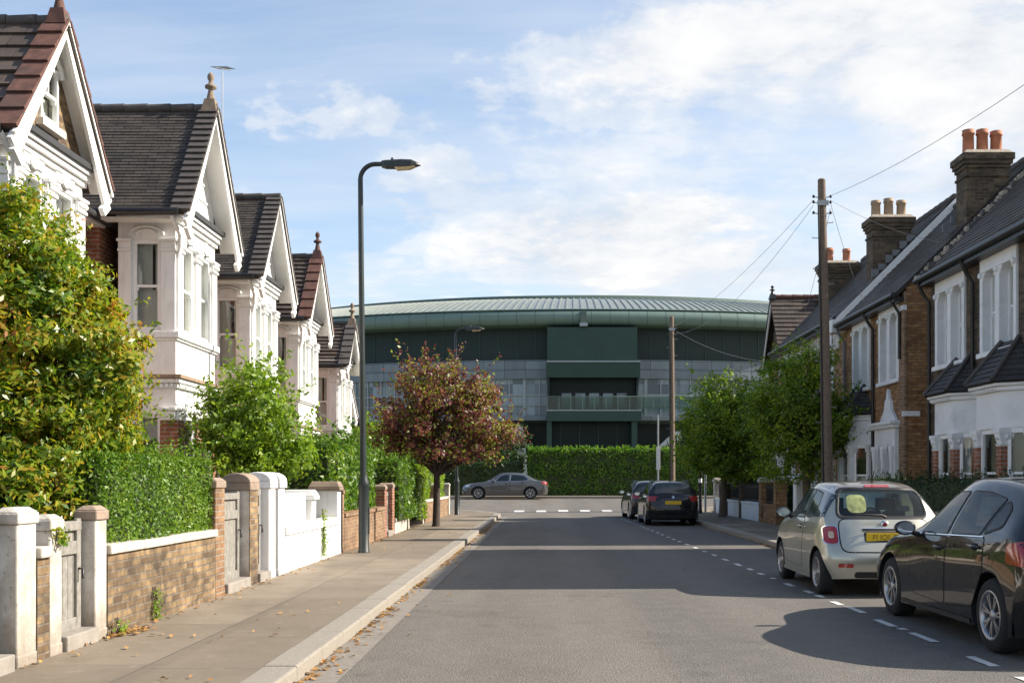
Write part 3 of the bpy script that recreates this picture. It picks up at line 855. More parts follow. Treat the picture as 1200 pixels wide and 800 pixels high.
        for q in range(4):
            zz = ze + .25 + q * .3
            hw_ = (za - .35 - zz) / sl - .1
            if hw_ > .08: mb.box(-.02, .0, yc - hw_, yc + hw_, zz, zz + .05, S)
        mb.box(-.02, .03, yc - .16, yc + .16, ze + .75, ze + 1.12, S)
        for q in range(4): mb.box(.03, .045, yc - .12, yc + .12, ze + .80 + q*.075, ze + .83 + q*.075, S)
    mb.build('gable', h, bevel=.006, seg=1)
    if attic:
        w = sash(h, (0, yc, az0), 2*aw, az1 - az0, 0, dress='half', arch=True, bars=True, depth=.05)
        m = MB(); m.box(-.02, .09, yc - aw - .08, yc + aw + .08, az0 - .1, az0 - .003, Wt); m.build('window_sill', h)
        m = MB()
        m.tube([(.03, yc + (aw + .07) * math.cos(t), az1 - .1 + (aw*.9) * math.sin(t)) for t in [math.pi * q / 10 for q in range(11)]], .05, Wt, 6)
        m.build('window_surround', h)
    # ---- gable roof
    mb = MB()
    xo, xi = over, -depth + 1.5
    rm = M[roofmat]
    lift = .012 if n_course > 16 else .04
    roof_slope(mb, (xi, yc - hw, zf), (xo, yc - hw, zf), (xo, yc, za), (xi, yc, za), n_course, lift, rm, .05, .8)
    roof_slope(mb, (xo, yc + hw, zf), (xi, yc + hw, zf), (xi, yc, za), (xo, yc, za), n_course, lift, rm, .05, .8)
    rf = mb.build('roof', h)
    mb = MB()
    nx = int((xo - xi) / .42)
    for q in range(nx):
        a = xo - (q + 1) * .42
        mb.tube([(a + .012, yc, za + .005), (a + .42, yc, za + .022)], .085, M['dark_tile'], 10)
    mb.build('ridge_tile', rf)
    vm = MB()
    nv = max(7, n_course // 2)
    ang = math.atan(sl)
    for s in (-1, 1):
        for q in range(nv):
            t0, t1 = q / nv, (q + 1) / nv
            y0, z0 = yc + s * hw * (1 - t0), zf + (za - zf) * t0
            y1, z1 = yc + s * hw * (1 - t1), zf + (za - zf) * t1
            ny, nz = s * math.sin(ang), math.cos(ang)
            o0, o1 = .085, .05
            poly = [(y0 + ny*.02, z0 + nz*.02), (y0 + ny*o0, z0 + nz*o0), (y1 + ny*o1, z1 + nz*o1), (y1 + ny*.02, z1 + nz*.02)]
            vm.prism(poly, 'x', xo - .30, xo + .035, M[verge])
    vm.build('verge_tile', rf)
    if fin: finial(rf, (xo - .12, yc, za + .06), M['finial'] if verge != 'red_tile' else M['red_tile'], .66)
    # bargeboards and soffits
    for s in (-1, 1):
        m = MB()
        ny, nz = s * math.sin(ang), math.cos(ang)
        P = lambda t, o: (yc + s * hw * (1 - t) + ny * o, zf + (za - zf) * t + nz * o)
        m.prism([P(-.06, -.01), P(1, -.01), (yc, P(1, -.28)[1] - .05), P(-.06, -.30)], 'x', xo - .07, xo - .02, Wt)
        m.prism([P(-.03, .02), P(1, .02), (yc, P(1, -.03)[1]), P(-.03, -.03)], 'x', xo - .022, xo + .018, Wt)
        m.prism([P(0, -.055), P(1, -.055), (yc, P(1, -.09)[1]), P(0, -.09)], 'x', -.02, xo - .07, Wt)
        m.prism([P(-.085, -.14), P(-.03, -.16), P(-.03, -.42), P(-.085, -.40)], 'x', xo - .08, xo - .01, Wt)
        m.build('bargeboard', h)
    # gutters and rainwater pipe
    m = MB()
    m.box(.0, .14, -.02, bw + .02, ze + .005, ze + .07, M['stucco_shade']); m.box(.02, .19, -.05, bw + .05, ze + .072, ze + .15, M['gutter'])
    m.tube([(-bd - 1.2, yc - hw - .07, zf + .0), (over - .15, yc - hw - .07, zf + .0)], .065, M['black'], 8)
    m.box(-bd - 1.2, over - .12, yc - hw + .05, yc - hw + .30, zf - .1, zf - .06, Wt)
    m.build('gutter', h)
    m = MB()
    m.tube([(.1, yc - hw - .05, zf - .05), (.1, -.09, zf - .28), (.1, -.06, zf - .5), (.06, -.07, 5.3)] , .04, S, 8)
    m.build('downpipe', h)
    # main roof between the gables, its eave and soffit
    m = MB()
    roof_slope(m, (-bd + .32, bw + .2, ze - .05), (-bd + .32, U + .3, ze - .05), (-5.4, U + .3, za + .1), (-5.4, bw + .2, za + .1), 20, .02, rm, .05)
    m.box(-bd - .2, -bd + .30, bw + .1, U + .05, ze - .16, ze - .09, Wt); m.tube([(-bd + .36, bw + .15, ze - .08), (-bd + .36, U + .05, ze - .08)], .07, M['gutter'], 8)
    m.build('main_roof', h)
    return h

left_house(-6.9, 14.05, 0.0, 'white gabled house with red verge tiles, brick gable and small attic window', ze=6.0, za=7.84, hw=1.5, attic=True, over=.27,
           roofmat='tile', verge='red_tile', n_course=8)
left_house(-6.37, 18.8, 0.0, 'white gabled bay house with stone finial just behind the small tree', za=8.24, hw=1.6, n_course=34)
left_house(-6.37, 23.55, -.2, 'white gabled bay house with plain apex and no finial', za=8.06, hw=1.6, n_course=32, fin=False)
left_house(-6.37, 28.1, -.4, 'white gabled house with red verge tiles and red finial', za=7.85, hw=1.5, n_course=14, roofmat='tile', verge='red_tile')
left_house(-6.37, 33.3, -.95, 'small gabled house with brown side wall standing directly beside the street lamp column', za=7.35, hw=1.35, n_course=12, roofmat='tile', verge='dark_tile', fin=True, main='brown_brick', zf=5.9)
left_house(-7.4, 38.2, -2.1, 'low brown brick house seen behind the purple copper tree', za=7.1, hw=1.4, n_course=12, roofmat='tile', main='brown_brick', fin=False, verge='dark_tile')
# aerial standing on the second roof
mb = MB()
mb.tube([(0, 0, -.4), (0, 0, 1.15)], .011, M['metal'], 6)
mb.tube([(-.05, -.28, 1.12), (.05, .34, 1.3)], .008, M['metal'], 5)
for k in range(4):
    t = -.2 + k * .16; mb.tube([(-.16, t, 1.14 + (t + .28) * .29), (.16, t, 1.14 + (t + .28) * .29)], .007, M['metal'], 4)
tag(mb.build('roof_aerial', None, (-6.03, 20.35, 7.95)), 'thin metal television aerial beside the stone finial', 'aerial')
# ------------------------------------------------------------------ right hand terrace (root turned by 180 degrees: local +x faces the street, local y runs towards the camera)
def chimney(parent, x0, x1, y0, y1, z0, z1, pots, potmat, body='dark_brick', hp=.52):
    B = M[body]
    mb = MB()
    mb.box(x0, x1, y0, y1, z0, z1 - .42, B)
    mb.box(x0 - .03, x1 + .03, y0 - .03, y1 + .03, z1 - .62, z1 - .56, B)
    mb.box(x0 - .035, x1 + .035, y0 - .035, y1 + .035, z1 - .42, z1 - .33, B)
    mb.box(x0 - .075, x1 + .075, y0 - .075, y1 + .075, z1 - .33, z1 - .23, B)
    mb.box(x0 - .11, x1 + .11, y0 - .11, y1 + .11, z1 - .23, z1 - .08, B)
    mb.frustum(x0 - .09, x1 + .09, y0 - .09, y1 + .09, z1 - .08, z1 + .02, .1, M['mortar'])
    c = mb.build('chimney', parent)
    n = pots
    for k in range(n):
        x = x0 + (x1 - x0) * (k + .5) / n; y = (y0 + y1) / 2
        m = MB(); hh = hp * random.uniform(.93, 1.08); r = .135
        m.lathe([(r*1.1, 0), (r, .06), (r*.94, hh*.78), (r*1.08, hh*.8), (r*1.1, hh*.88), (r*.98, hh*.9), (r*1.06, hh), (r*.8, hh), (r*.78, hh*.6)], (x, y, z1 - .02), M[potmat], 14)
        m.build('chimney_pot', c)
    return c

def paired_window(parent, ya, yb, z0, z1, mat='white_rough', dress='half', mull=.2):
    W = M[mat]
    mb = MB()
    j = .13; hd = .30
    ym = (ya + yb) / 2
    mb.box(-.20, .05, ya, ya + j, z0, z1, W); mb.box(-.20, .05, yb - j, yb, z0, z1, W)
    mb.box(-.20, .055, ym - mull/2, ym + mull/2, z0, z1 - hd, W)
    mb.box(-.20, .06, ya + j, yb - j, z1 - hd, z1, W)
    mb.box(-.20, .10, ya - .06, yb + .06, z0 - .10, z0 - .002, W)
    mb.box(.0, .09, ya - .03, yb + .03, z1 + .002, z1 + .06, W)
    lights = [(ya + j, ym - mull/2), (ym + mull/2, yb - j)]
    for a, b in lights:      # shouldered arch heads and small corbels
        for s, e in ((1, a), (-1, b)):
            poly = [(e, z1 - hd), (e + s*.16, z1 - hd), (e + s*.10, z1 - hd - .03), (e + s*.04, z1 - hd - .09), (e, z1 - hd - .17)]
            mb.prism(poly, 'x', -.19, .045, W)
    for y in (ya + j/2, ym, yb - j/2):
        mb.lathe([(0, -.06), (.05, -.04), (.06, 0), (.045, .05), (0, .07)], (.06, y, z1 - hd - .05), W, 8)
    o = mb.build('window_surround', parent, bevel=.008, seg=1)
    for a, b in lights:
        sash(parent, (-.10, (a + b)/2, z0), b - a, z1 - hd - z0, 0, dress=dress, fw=.05)
    return o

def canted_bay(parent, a, b, d, c, z_e, zr, dress='blind', pier='red_brick'):
    S = M['stucco_shade']
    def ring(m, z0, z1, o, mat):
        k = o * .6
        m.prism([(0, a - c - k), (d + o, a - k), (d + o, b + k), (0, b + c + k)], 'z', z0, z1, mat)
    m = MB()
    ring(m, -.3, .72, 0, M['red_brick'] if pier == 'red_brick' else S); m.build('bay_base', parent)
    m = MB()
    ring(m, .722, .82, .06, S); m.build('sill', parent, bevel=.008, seg=1)
    m = MB()
    ring(m, 2.42, z_e - .14, -.02, S); ring(m, z_e - .14, z_e - .06, .05, S); ring(m, z_e - .058, z_e, .11, S)
    k = a
    while k < b:
        m.box(d + .05, d + .085, k, k + .04, z_e - .12, z_e - .07, S); k += .085
    m.build('bay', parent, bevel=.008, seg=1)
    ang = math.atan2(d, c)
    corners = [(.0, a - c + .06), (d - .10, a + .03), (d - .10, b - .03), (.0, b + c - .06)]
    for (x, y) in corners:
        m = MB(); m.box(x - .1, x + .1, y - .1, y + .1, .823, 2.10, M[pier]); m.build('brick_pier', parent)
    for (x, y) in corners:
        m = MB()
        m.frustum(x - .10, x + .10, y - .10, y + .10, 2.10, 2.14, -.02, S)
        m.frustum(x - .09, x + .09, y - .09, y + .09, 2.14, 2.34, -.05, S); m.box(x - .15, x + .15, y - .15, y + .15, 2.34, 2.418, S)
        for q in range(8):
            t = q / 8 * 6.283; m.lathe([(0, -.05), (.035, -.03), (.04, 0), (.03, .04), (0, .05)], (x + .125*math.cos(t), y + .125*math.sin(t), 2.26), S, 6)
        m.build('capital', parent)
    hh = 2.42 - .822
    sash(parent, (d - .06, (a + b)/2, .822), (b - a) - .24, hh, 0, dress=dress, fw=.085, depth=.07)
    L = math.hypot(d, c)
    # canted lights; outward normals (cos, -sin) and (cos, +sin)
    for s, (y0, y1) in ((-1, (a - c, a)), (1, (b, b + c))):
        mx, my = d / 2 - .05, (y0 + y1) / 2
        rz = -math.atan2(c, d) if False else math.atan2(s * d, c)
        sash(parent, (mx, my - s*.04, .822), max(.3, L - .20), hh, rz, dress=dress, fw=.085, depth=.04, backing=.15)
    m = MB()
    e = .17
    f0, f1 = (d + e, a - .08, z_e + .02), (d + e, b + .08, z_e + .02)
    g0, g1 = (.0, a - c - e, z_e + .02), (.0, b + c + e, z_e + .02)
    r0, r1 = (.0, a + .18, zr), (.0, b - .18, zr)
    roof_slope(m, f0, f1, r1, r0, 8, .02, M['slate_blue'], .04, .6)
    roof_slope(m, g0, f0, r0, r0, 8, .02, M['slate_blue'], .04, .6)
    roof_slope(m, f1, g1, r1, r1, 8, .02, M['slate_blue'], .04, .6)
    rf = m.build('bay_roof', parent)
    for p, q in ((f0, r0), (f1, r1)):
        m = MB(); p, q = Vector(p), Vector(q); m.tube([p + Vector((0, 0, .03)), q + Vector((.02, 0, .03))], .045, M['dark_tile'], 8); m.build('hip_tile', rf)

def terrace_shell(parent, L, brickm, openings, ze, zr, depth, rdepth, near_gable=True, over=.28, n=26, side=None):
    """front wall with openings, core, end walls, roof with ridge along y; ridge at x = -rdepth"""
    mb = MB()
    wall_open(mb, 0, L, -.3, ze - .02, -.30, 0, openings, M[brickm], 'x')
    mb.box(-depth, -.55, .0, .3, -.3, ze - .02, M[brickm]); mb.box(-depth, -.301, L - .3, L, -.3, ze - .02, M[brickm]); mb.box(-.55, -.301, 0, .3, -.3, ze - .02, M[brickm])
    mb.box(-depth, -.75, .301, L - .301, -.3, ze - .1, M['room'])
    for y0, y1 in ((0, .29), (L - .29, L)):
        mb.prism([(-2*rdepth, ze - .018), (0, ze - .018), (-rdepth, zr - .12)], 'y', y0 + .002, y1 - .002, M[brickm])
    mb.build('wall', parent)
    mb = MB()
    zo = ze + .03 - over * (zr - ze) / rdepth
    roof_slope(mb, (over, -.05, zo), (over, L + .05, zo), (-rdepth, L + .05, zr), (-rdepth, -.05, zr), n, .018, M['slate'], .07, .9)
    roof_slope(mb, (-2*rdepth - over, L + .05, zo), (-2*rdepth - over, -.05, zo), (-rdepth, -.05, zr), (-rdepth, L + .05, zr), 10, .018, M['slate'], .07, 2.0)
    rf = mb.build('roof', parent)
    m = MB(); k = 0.0
    while k < L:
        m.tube([(-rdepth, k, zr + .01), (-rdepth, min(L, k + .44), zr + .03)], .10, M['dark_tile'], 10); k += .45
    m.build('ridge_tile', rf)
    m = MB()
    m.tube([(over + .05, -.08, zo - .02), (over + .05, L + .08, zo - .02)], .065, M['black'], 8)
    m.box(.0, over + .01, -.02, L + .02, zo - .16, zo - .05, M['black'])
    m.build('gutter', parent)
    return zo

# --- nearest block: soot-dark brick, two bays with slate hips
def near_block():
    L = 8.2
    h = empty('terraced_house', (8.5, 24.1, 0), math.pi)
    tag(h, 'dark brick terraced house with two slate roofed bay windows behind the black hatchback', 'house', 'brick terraced houses on the right side')
    W = [(.35, 2.0), (2.8, 4.45), (5.6, 7.2)]
    zr, rd = 9.25, 3.1
    ops = [(a, b, 3.95, 5.8) for a, b in W] + [(.9, 3.0, .8, 2.4), (3.1, 5.2, .8, 2.4), (5.7, 6.8, 0, 2.5)]
    zo = terrace_shell(h, L, 'dark_brick', ops, 6.15, zr, 6.4, rd)
    for a, b in W: paired_window(h, a, b, 3.95, 5.8, 'stucco_shade', dress='curtain')
    canted_bay(h, 1.40, 2.45, .45, .42, 3.22, 3.98, 'net')
    canted_bay(h, 3.60, 4.70, .45, .45, 3.22, 4.05, 'blind')
    door_part(h, (-.1, 6.25, .1), 1.0, 2.3, 0, M['gate_wood'], M['chrome'])
    # mortared verge at the far end of the roof
    m = MB()
    for k in range(46):
        t = k / 46
        x = .28 - t * (rd + .28); z = zo + t * (zr - zo)
        s = random.uniform(.05, .095)
        m.frustum(x - s*1.1, x + s*1.1, -.13 - s*.4, -.13 + s*2.2, z - .03, z + random.uniform(.05, .11), .02, M['mortar'] if random.random() < .55 else M['dark_tile'])
    m.build('verge', h)
    m = MB()
    m.tube([(.33, 2.55, zo - .05), (.20, 2.52, zo - .32), (.07, 2.5, zo - .5), (.07, 2.5, .3)], .042, M['black'], 8)
    m.tube([(.33, .05, zo - .05), (.20, .05, zo - .32), (.07, .05, zo - .5), (.07, .05, 1.0)], .042, M['black'], 8)
    m.build('downpipe', h)
near_block()

# --- second house: brown brick with porch
def second_house():
    L = 5.2
    h = empty('terraced_house', (8.5, 31.0, 0), math.pi)
    tag(h, 'brown brick terraced house with white gabled porch panel beside the wooden pole', 'house', 'brick terraced houses on the right side')
    W = [(.8, 2.4), (3.2, 4.8)]
    zr, rd = 9.2, 3.1
    ops = [(a, b, 3.95, 5.85) for a, b in W] + [(.75, 2.45, .8, 2.4), (3.45, 3.98, .1, 2.35), (4.12, 4.65, .1, 2.35)]
    zo = terrace_shell(h, L, 'brown_brick', ops, 6.12, zr, 6.4, rd)
    for a, b in W: paired_window(h, a, b, 3.95, 5.85, 'stucco_shade')
    canted_bay(h, 1.1, 2.1, .5, .42, 3.2, 4.0, 'half', pier='stucco_shade')
    S = M['stucco_shade']
    m = MB()
    wall_open(m, 3.25, 4.85, 0.0, 2.75, .002, .16, [(3.45, 3.98, .1, 2.35), (4.12, 4.65, .1, 2.35)], S, 'x')
    m.box(.002, .24, 3.18, 4.92, 2.752, 2.84, S); m.box(.002, .30, 3.14, 4.96, 2.842, 2.92, S)
    k = 3.2
    while k < 4.9: m.box(.24, .275, k, k + .04, 2.78, 2.838, S); k += .09
    m.prism([(3.45, 2.922), (4.65, 2.922), (4.55, 3.05), (4.33, 3.2), (4.25, 3.45), (4.15, 3.5), (4.05, 3.75), (3.95, 3.5), (3.85, 3.45), (3.77, 3.2), (3.55, 3.05)], 'x', .004, .09, S)
    for y in (3.36, 4.05, 4.74):
        m.lathe([(.06, .1), (.052, 1.95), (.065, 2.0), (.075, 2.2), (.09, 2.24), (.09, 2.33), (0, 2.33)], (.19, y, 0), S, 12)
    for a in (3.45, 4.12):
        for s, e in ((1, a), (-1, a + .53)):
            m.prism([(e, 2.35), (e + s*.2, 2.35), (e + s*.11, 2.31), (e + s*.04, 2.22), (e, 2.08)], 'x', .01, .155, S)
    m.build('porch', h, bevel=.008, seg=1)
    for y in (3.715, 4.385): sash(h, (-.05, y, .9), .5, 1.45, 0, dress='net', fw=.05)
    m = MB(); m.box(-.06, -.02, 3.46, 3.97, .1, .9, M['white_rough']); m.box(-.06, -.02, 4.13, 4.64, .1, .9, M['white_rough']); m.build('door', h)
    # raised orange brick edge by the alley
    m = MB(); m.box(.001, .06, L - .34, L + .04, 0, 5.95, M['orange_brick']); m.box(.0, .1, L - .36, L + .06, 5.5, 5.62, S); m.box(-.3, .1, L + .002, L + .09, 3.0, 3.12, M['stucco_shade'])
    m.build('corner_pier', h)
    m = MB()
    m.tube([(.33, 2.8, zo - .05), (.20, 2.8, zo - .3), (.07, 2.8, zo - .5), (.07, 2.8, .3)], .042, M['black'], 8)
    m.tube([(.33, L - .2, zo - .05), (.20, L - .2, zo - .25), (.1, L - .19, zo - .42), (.1, L - .19, zo - 1.5)], .036, M['black'], 8)
    m.tube([(.33, .05, zo - .05), (.20, .1, zo - .3), (.07, .12, zo - .5), (.07, .12, 2.5)], .042, M['lead'], 8)
    m.build('downpipe', h)
    chimney(h, -2.45, -1.45, L - .70, L - .06, 6.8, 9.30, 3, 'terracotta', hp=.58)
    m = MB()      # stepped lead flashing
    for k in range(7):
        x = -2.6 + k * .2; z = zo + (.28 - x) * (zr - zo) / (rd + .28)
        m.box(x, x + .26, L - .80, L - .752, z - .02, z + .20, M['lead'])
    m.build('flashing', h)
second_house()

# --- third house, roof higher by a step; white verge board towards the camera
def third_house():
    L = 9.0
    h = empty('terraced_house', (8.5, 40.0, 0), math.pi)
    tag(h, 'terraced house with a long white verge board on its higher roof edge', 'house', 'brick terraced houses on the right side')
    W = [(1.0, 2.6), (6.2, 7.8)]
    zr, rd = 9.5, 3.1
    ops = [(a, b, 3.95, 5.8) for a, b in W] + [(1.0, 2.6, .8, 2.4), (6.2, 7.8, .8, 2.4)]
    zo = terrace_shell(h, L, 'brown_brick', ops, 6.35, zr, 6.4, rd)
    for a, b in W: paired_window(h, a, b, 3.95, 5.8, 'stucco_shade')
    canted_bay(h, 1.3, 2.3, .5, .42, 3.2, 4.0, 'half', pier='stucco_shade')
    canted_bay(h, 6.5, 7.5, .5, .42, 3.2, 4.0, 'half', pier='stucco_shade')
    S = M['white_rough']
    m = MB()
    sl = (zr - zo) / (rd + .28)
    m.prism([(.30, zo - .02), (-rd, zr - .03), (-rd, zr - .40), (.30, zo - .40)], 'y', L + .06, L + .10, S)
    m.box(-.3, .42, L - .4, L + .11, zo - .42, zo - .06, S)
    m.build('verge_board', h)
    m = MB(); m.box(.001, .05, .2, L - .5, 5.3, 6.2, M['stucco_old']); m.build('render_band', h)
    chimney(h, -1.95, -.85, L - .90, L - .28, 7.0, 9.08, 3, 'buff')
    chimney(h, -2.35, -1.15, 1.3, 1.95, 7.0, 9.12, 2, 'terracotta')
    m = MB()
    for k in range(6):
        x = -2.0 + k * .2; z = zo + (.28 - x) * sl
        m.box(x, x + .21, L - .20, L - .16, z - .1, z + .07 + .05*(k%2), M['lead'])
    m.build('flashing', h)
third_house()

def gable_house_right():
    h = empty('terraced_house', (8.9, 43.6, 0), math.pi)
    tag(h, 'far house with white edged gable and little chimney pots rising beside the stadium', 'house', 'brick terraced houses on the right side')
    L, hw, za, zf = 3.2, 1.75, 8.5, 6.0
    yc = L / 2
    mb = MB()
    wall_open(mb, 0, L, -.3, 6.1, -.3, 0, [(.5, 1.3, 3.9, 5.5), (1.9, 2.7, 3.9, 5.5)], M['brown_brick'], 'x')
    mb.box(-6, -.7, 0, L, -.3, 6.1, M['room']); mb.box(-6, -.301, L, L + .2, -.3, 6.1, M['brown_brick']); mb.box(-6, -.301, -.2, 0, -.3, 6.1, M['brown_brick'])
    mb.build('wall', h)
    for y in (.9, 2.3): sash(h, (0, y, 3.9), .8, 1.6, 0, dress='net')
    mb = MB(); mb.prism([(0, 6.1), (L, 6.1), (yc, za - .15)], 'x', -.12, -.02, M['dark_brick']); mb.build('gable', h)
    mb = MB()
    roof_slope(mb, (-5, yc - hw, zf), (.3, yc - hw, zf), (.3, yc, za), (-5, yc, za), 14, .03, M['tile'], .06, .8)
    roof_slope(mb, (.3, yc + hw, zf), (-5, yc + hw, zf), (-5, yc, za), (.3, yc, za), 14, .03, M['tile'], .06, .8)
    rf = mb.build('roof', h)
    m = MB()
    for k in range(12): m.tube([(.3 - k*.43, yc, za + .03), (.3 - (k + 1)*.43, yc, za + .01)], .1, M['red_tile'], 8)
    m.build('ridge_tile', rf)
    for s in (-1, 1):
        m = MB(); m.prism([(yc, za - .03), (yc + s*hw*1.04, zf - .12), (yc + s*hw*1.04, zf - .36), (yc, za - .3)], 'x', .22, .27, M['white_rough']); m.build('bargeboard', h)
    c = chimney(h, -3.0, -1.6, yc - .3, yc + .3, 7.0, 8.55, 3, 'terracotta', hp=.36)
    finial(rf, (.2, yc, za + .05), M['black'], .45)
gable_house_right()

# ------------------------------------------------------------------ stadium behind the hedge
def stadium():
    root = empty('stadium', (0, 99, .45))
    tag(root, 'huge dark green stadium with a ribbed curved metal roof across the end of the street', 'stadium')
    CX, CY, RR = 4.0, 161.0, 62.0
    def pt(phi, r, z): return (CX + r * math.sin(phi), CY - r * math.cos(phi) - 99, z - .45)
    P0, P1, NS = R(-52), R(46), 100
    o0 = 99
    def ring(name, prof, mat, parent=root, a0=P0, a1=P1, ns=NS, smooth=True):
        mb = MB(); vs = []
        n = len(prof)
        for i in range(ns + 1):
            ph = a0 + (a1 - a0) * i / ns
            vs += [pt(ph, r, z) for r, z in prof]
        fs = [(i*n+k, (i+1)*n+k, (i+1)*n+k+1, i*n+k+1) for i in range(ns) for k in range(n-1)]
        mb.mesh(vs, fs, mat, smooth)
        return mb, name
    roofp = [(RR + .5, 16.65), (RR - 2.5, 17.7), (RR - 5.5, 18.65), (RR - 8.5, 19.3), (RR - 11.5, 19.75)]
    mb, nm = ring('roof', roofp, M['s_roof']); rf = mb.build('roof', root)
    mb = MB()
    ns = 150
    for i in range(ns):
        ph = P0 + (P1 - P0) * (i + .5) / ns
        vs = []
        dp = .085 / RR
        for r, z in roofp:
            vs += [pt(ph - dp, r, z - .02), pt(ph - dp*.8, r, z + .09), pt(ph + dp*.8, r, z + .09), pt(ph + dp, r, z - .02)]
        fs = [(4*k+j, 4*k+j+1, 4*k+j+5, 4*k+j+4) for k in range(len(roofp)-1) for j in range(3)]
        fs.append((0, 1, 2, 3))
        mb.mesh(vs, fs, M['s_roof'])
    kind(mb.build('roof_rib', rf), 'stuff')
    mb, nm = ring('roof_edge', [(RR - 11.4, 19.65), (RR - 11.4, 20.15), (RR - 12.2, 20.25), (RR - 30, 19.9)], M['s_seam']); mb.build('roof_edge', root)
    fp = [(RR + .3, 16.85)] + [(RR + .55 + .55*math.sin(math.pi*k/10), 16.1 + .68*math.cos(math.pi*k/10)) for k in range(11)] + [(RR - 1, 15.38)]
    mb, nm = ring('fascia', fp, M['s_fascia'])
    mb.build('fascia', root)
    mb = MB()
    for i in range(64):
        ph = P0 + (P1 - P0) * i / 64
        vs = []
        for r, z in fp[1:-1]: vs += [pt(ph - .00025, r + .01, z), pt(ph + .00025, r + .01, z)]
        mb.mesh(vs, [(2*k, 2*k+1, 2*k+3, 2*k+2) for k in range(len(fp) - 3)], M['s_bay'])
    kind(mb.build('fascia_joint', root), 'stuff')
    mb = MB()       # small service hatch standing in the fascia
    mb.box(3.0, 3.7, CY - RR - o0 - 1.7, CY - RR - o0 - .2, 15.2 - .45, 15.5 - .45, M['s_frame']); mb.box(3.1, 3.6, CY - RR - o0 - 1.6, CY - RR - o0 - .4, 15.5 - .45, 16.6 - .45, M['s_seam'])
    mb.build('fascia_hatch', root)
    mb, nm = ring('gutter_line', [(RR + .52, 16.76), (RR + .7, 16.9), (RR + .9, 16.8)], M['s_seam'], smooth=False); mb.build('gutter', root)
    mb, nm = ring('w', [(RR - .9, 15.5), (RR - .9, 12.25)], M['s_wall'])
    for i in range(60):
        ph = P0 + (P1 - P0) * i / 60
        vs = [pt(ph - .0006, RR - .84, 12.25), pt(ph + .0006, RR - .84, 12.25), pt(ph + .0006, RR - .84, 15.4), pt(ph - .0006, RR - .84, 15.4)]
        mb.mesh(vs, [(0, 1, 2, 3)], M['s_bay'])
    mb.build('upper_wall', root)
    mb, nm = ring('c', [(RR - .9, 12.4), (RR - .2, 12.4), (RR - .2, 11.6), (RR - .24, 11.6), (RR - .24, 11.55), (RR - .2, 11.55), (RR - .2, 10.7), (RR - .5, 10.7)], M['s_clad'], smooth=False)
    mb.build('cladding', root)
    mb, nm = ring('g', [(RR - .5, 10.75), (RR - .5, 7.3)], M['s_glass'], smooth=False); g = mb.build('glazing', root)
    mb = MB()
    for i in range(76):
        ph = P0 + (P1 - P0) * i / 76
        w = .0022 if i % 4 == 0 else .0009
        vs = [pt(ph - w, RR - .5, 7.3), pt(ph - w, RR - .38, 7.3), pt(ph + w, RR - .38, 7.3), pt(ph + w, RR - .5, 7.3)]
        vs += [(x, y, z + 3.4) for x, y, z in vs]
        mb.mesh(vs, [(0, 1, 5, 4), (1, 2, 6, 5), (2, 3, 7, 6)], M['s_frame'])
    m2, nm = ring('t', [(RR - .5, 9.3), (RR - .36, 9.3), (RR - .36, 9.18), (RR - .5, 9.18)], M['s_frame'], smooth=False)
    mb.mesh(m2.v, m2.f, M['s_frame'])
    m2, nm = ring('t', [(RR - .5, 8.35), (RR - .36, 8.35), (RR - .36, 8.25), (RR - .5, 8.25)], M['s_frame'], smooth=False)
    mb.mesh(m2.v, m2.f, M['s_frame'])
    mb.build('frame', g)
    mb, nm = ring('l', [(RR - .5, 7.35), (RR + .1, 7.3), (RR + .1, 6.9), (RR - 2.6, 6.7)], M['s_clad'], smooth=False); mb.build('ledge', root)
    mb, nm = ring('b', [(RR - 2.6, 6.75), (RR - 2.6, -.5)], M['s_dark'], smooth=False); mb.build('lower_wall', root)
    # projecting centre bay (local coordinates about the root)
    o = 99
    x0, x1 = .1, 8.15
    yb = CY - RR - o - 1.3
    z = lambda v: v - .45
    B = M['s_bay']
    m = MB(); m.box(x0, x1, yb, yb + 2.4, z(12.05), z(15.15), B); m.box(x0, x1, yb - .02, yb + .01, z(12.0), z(12.05), M['s_seam']); m.build('bay_panel', root)
    m = MB()
    m.prism([(yb - .25, z(12.0)), (yb + 2, z(12.0)), (yb + 2, z(10.65)), (yb - .1, z(10.65))], 'x', x0 - .05, x1 + .25, B)
    m.box(x0 - .06, x1 + .26, yb - .3, yb - .02, z(12.0), z(12.12), M['s_frame'])
    m.build('bay_ledge', root)
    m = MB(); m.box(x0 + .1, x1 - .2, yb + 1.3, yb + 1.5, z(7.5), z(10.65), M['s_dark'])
    for k in range(5):
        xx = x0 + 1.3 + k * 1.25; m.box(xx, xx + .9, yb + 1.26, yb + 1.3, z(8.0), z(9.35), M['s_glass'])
    m.box(x0, x0 + .2, yb, yb + 2, z(7.5), z(10.65), M['s_wall']); m.prism([(x1 - .2, z(7.5)), (x1 - .05, z(7.5)), (x1 + .2, z(10.65)), (x1 + .0, z(10.65))], 'y', yb + .3, yb + 2, M['s_wall'])
    m.build('bay_recess', root)
    m = MB(); m.box(x0 - .05, x1 + .35, yb - .3, yb + 2, z(6.75), z(7.65), B); m.box(x0 - .06, x1 + .36, yb - .33, yb - .1, z(7.652), z(7.76), M['s_frame']); sl = m.build('balcony', root)
    m = MB()
    m.box(x0, x1 + 6.6, yb - .2, yb - .17, z(7.8), z(8.85), M['s_rail'])
    m.tube([(x0, yb - .2, z(8.92)), (x1 + 6.6, yb - .2, z(8.92))], .045, M['s_fascia'], 6)
    k = x0
    while k < x1 + 6.6: m.box(k - .03, k + .03, yb - .24, yb - .2, z(7.7), z(8.9), M['s_fascia']); k += 1.05
    m.build('balustrade', sl)
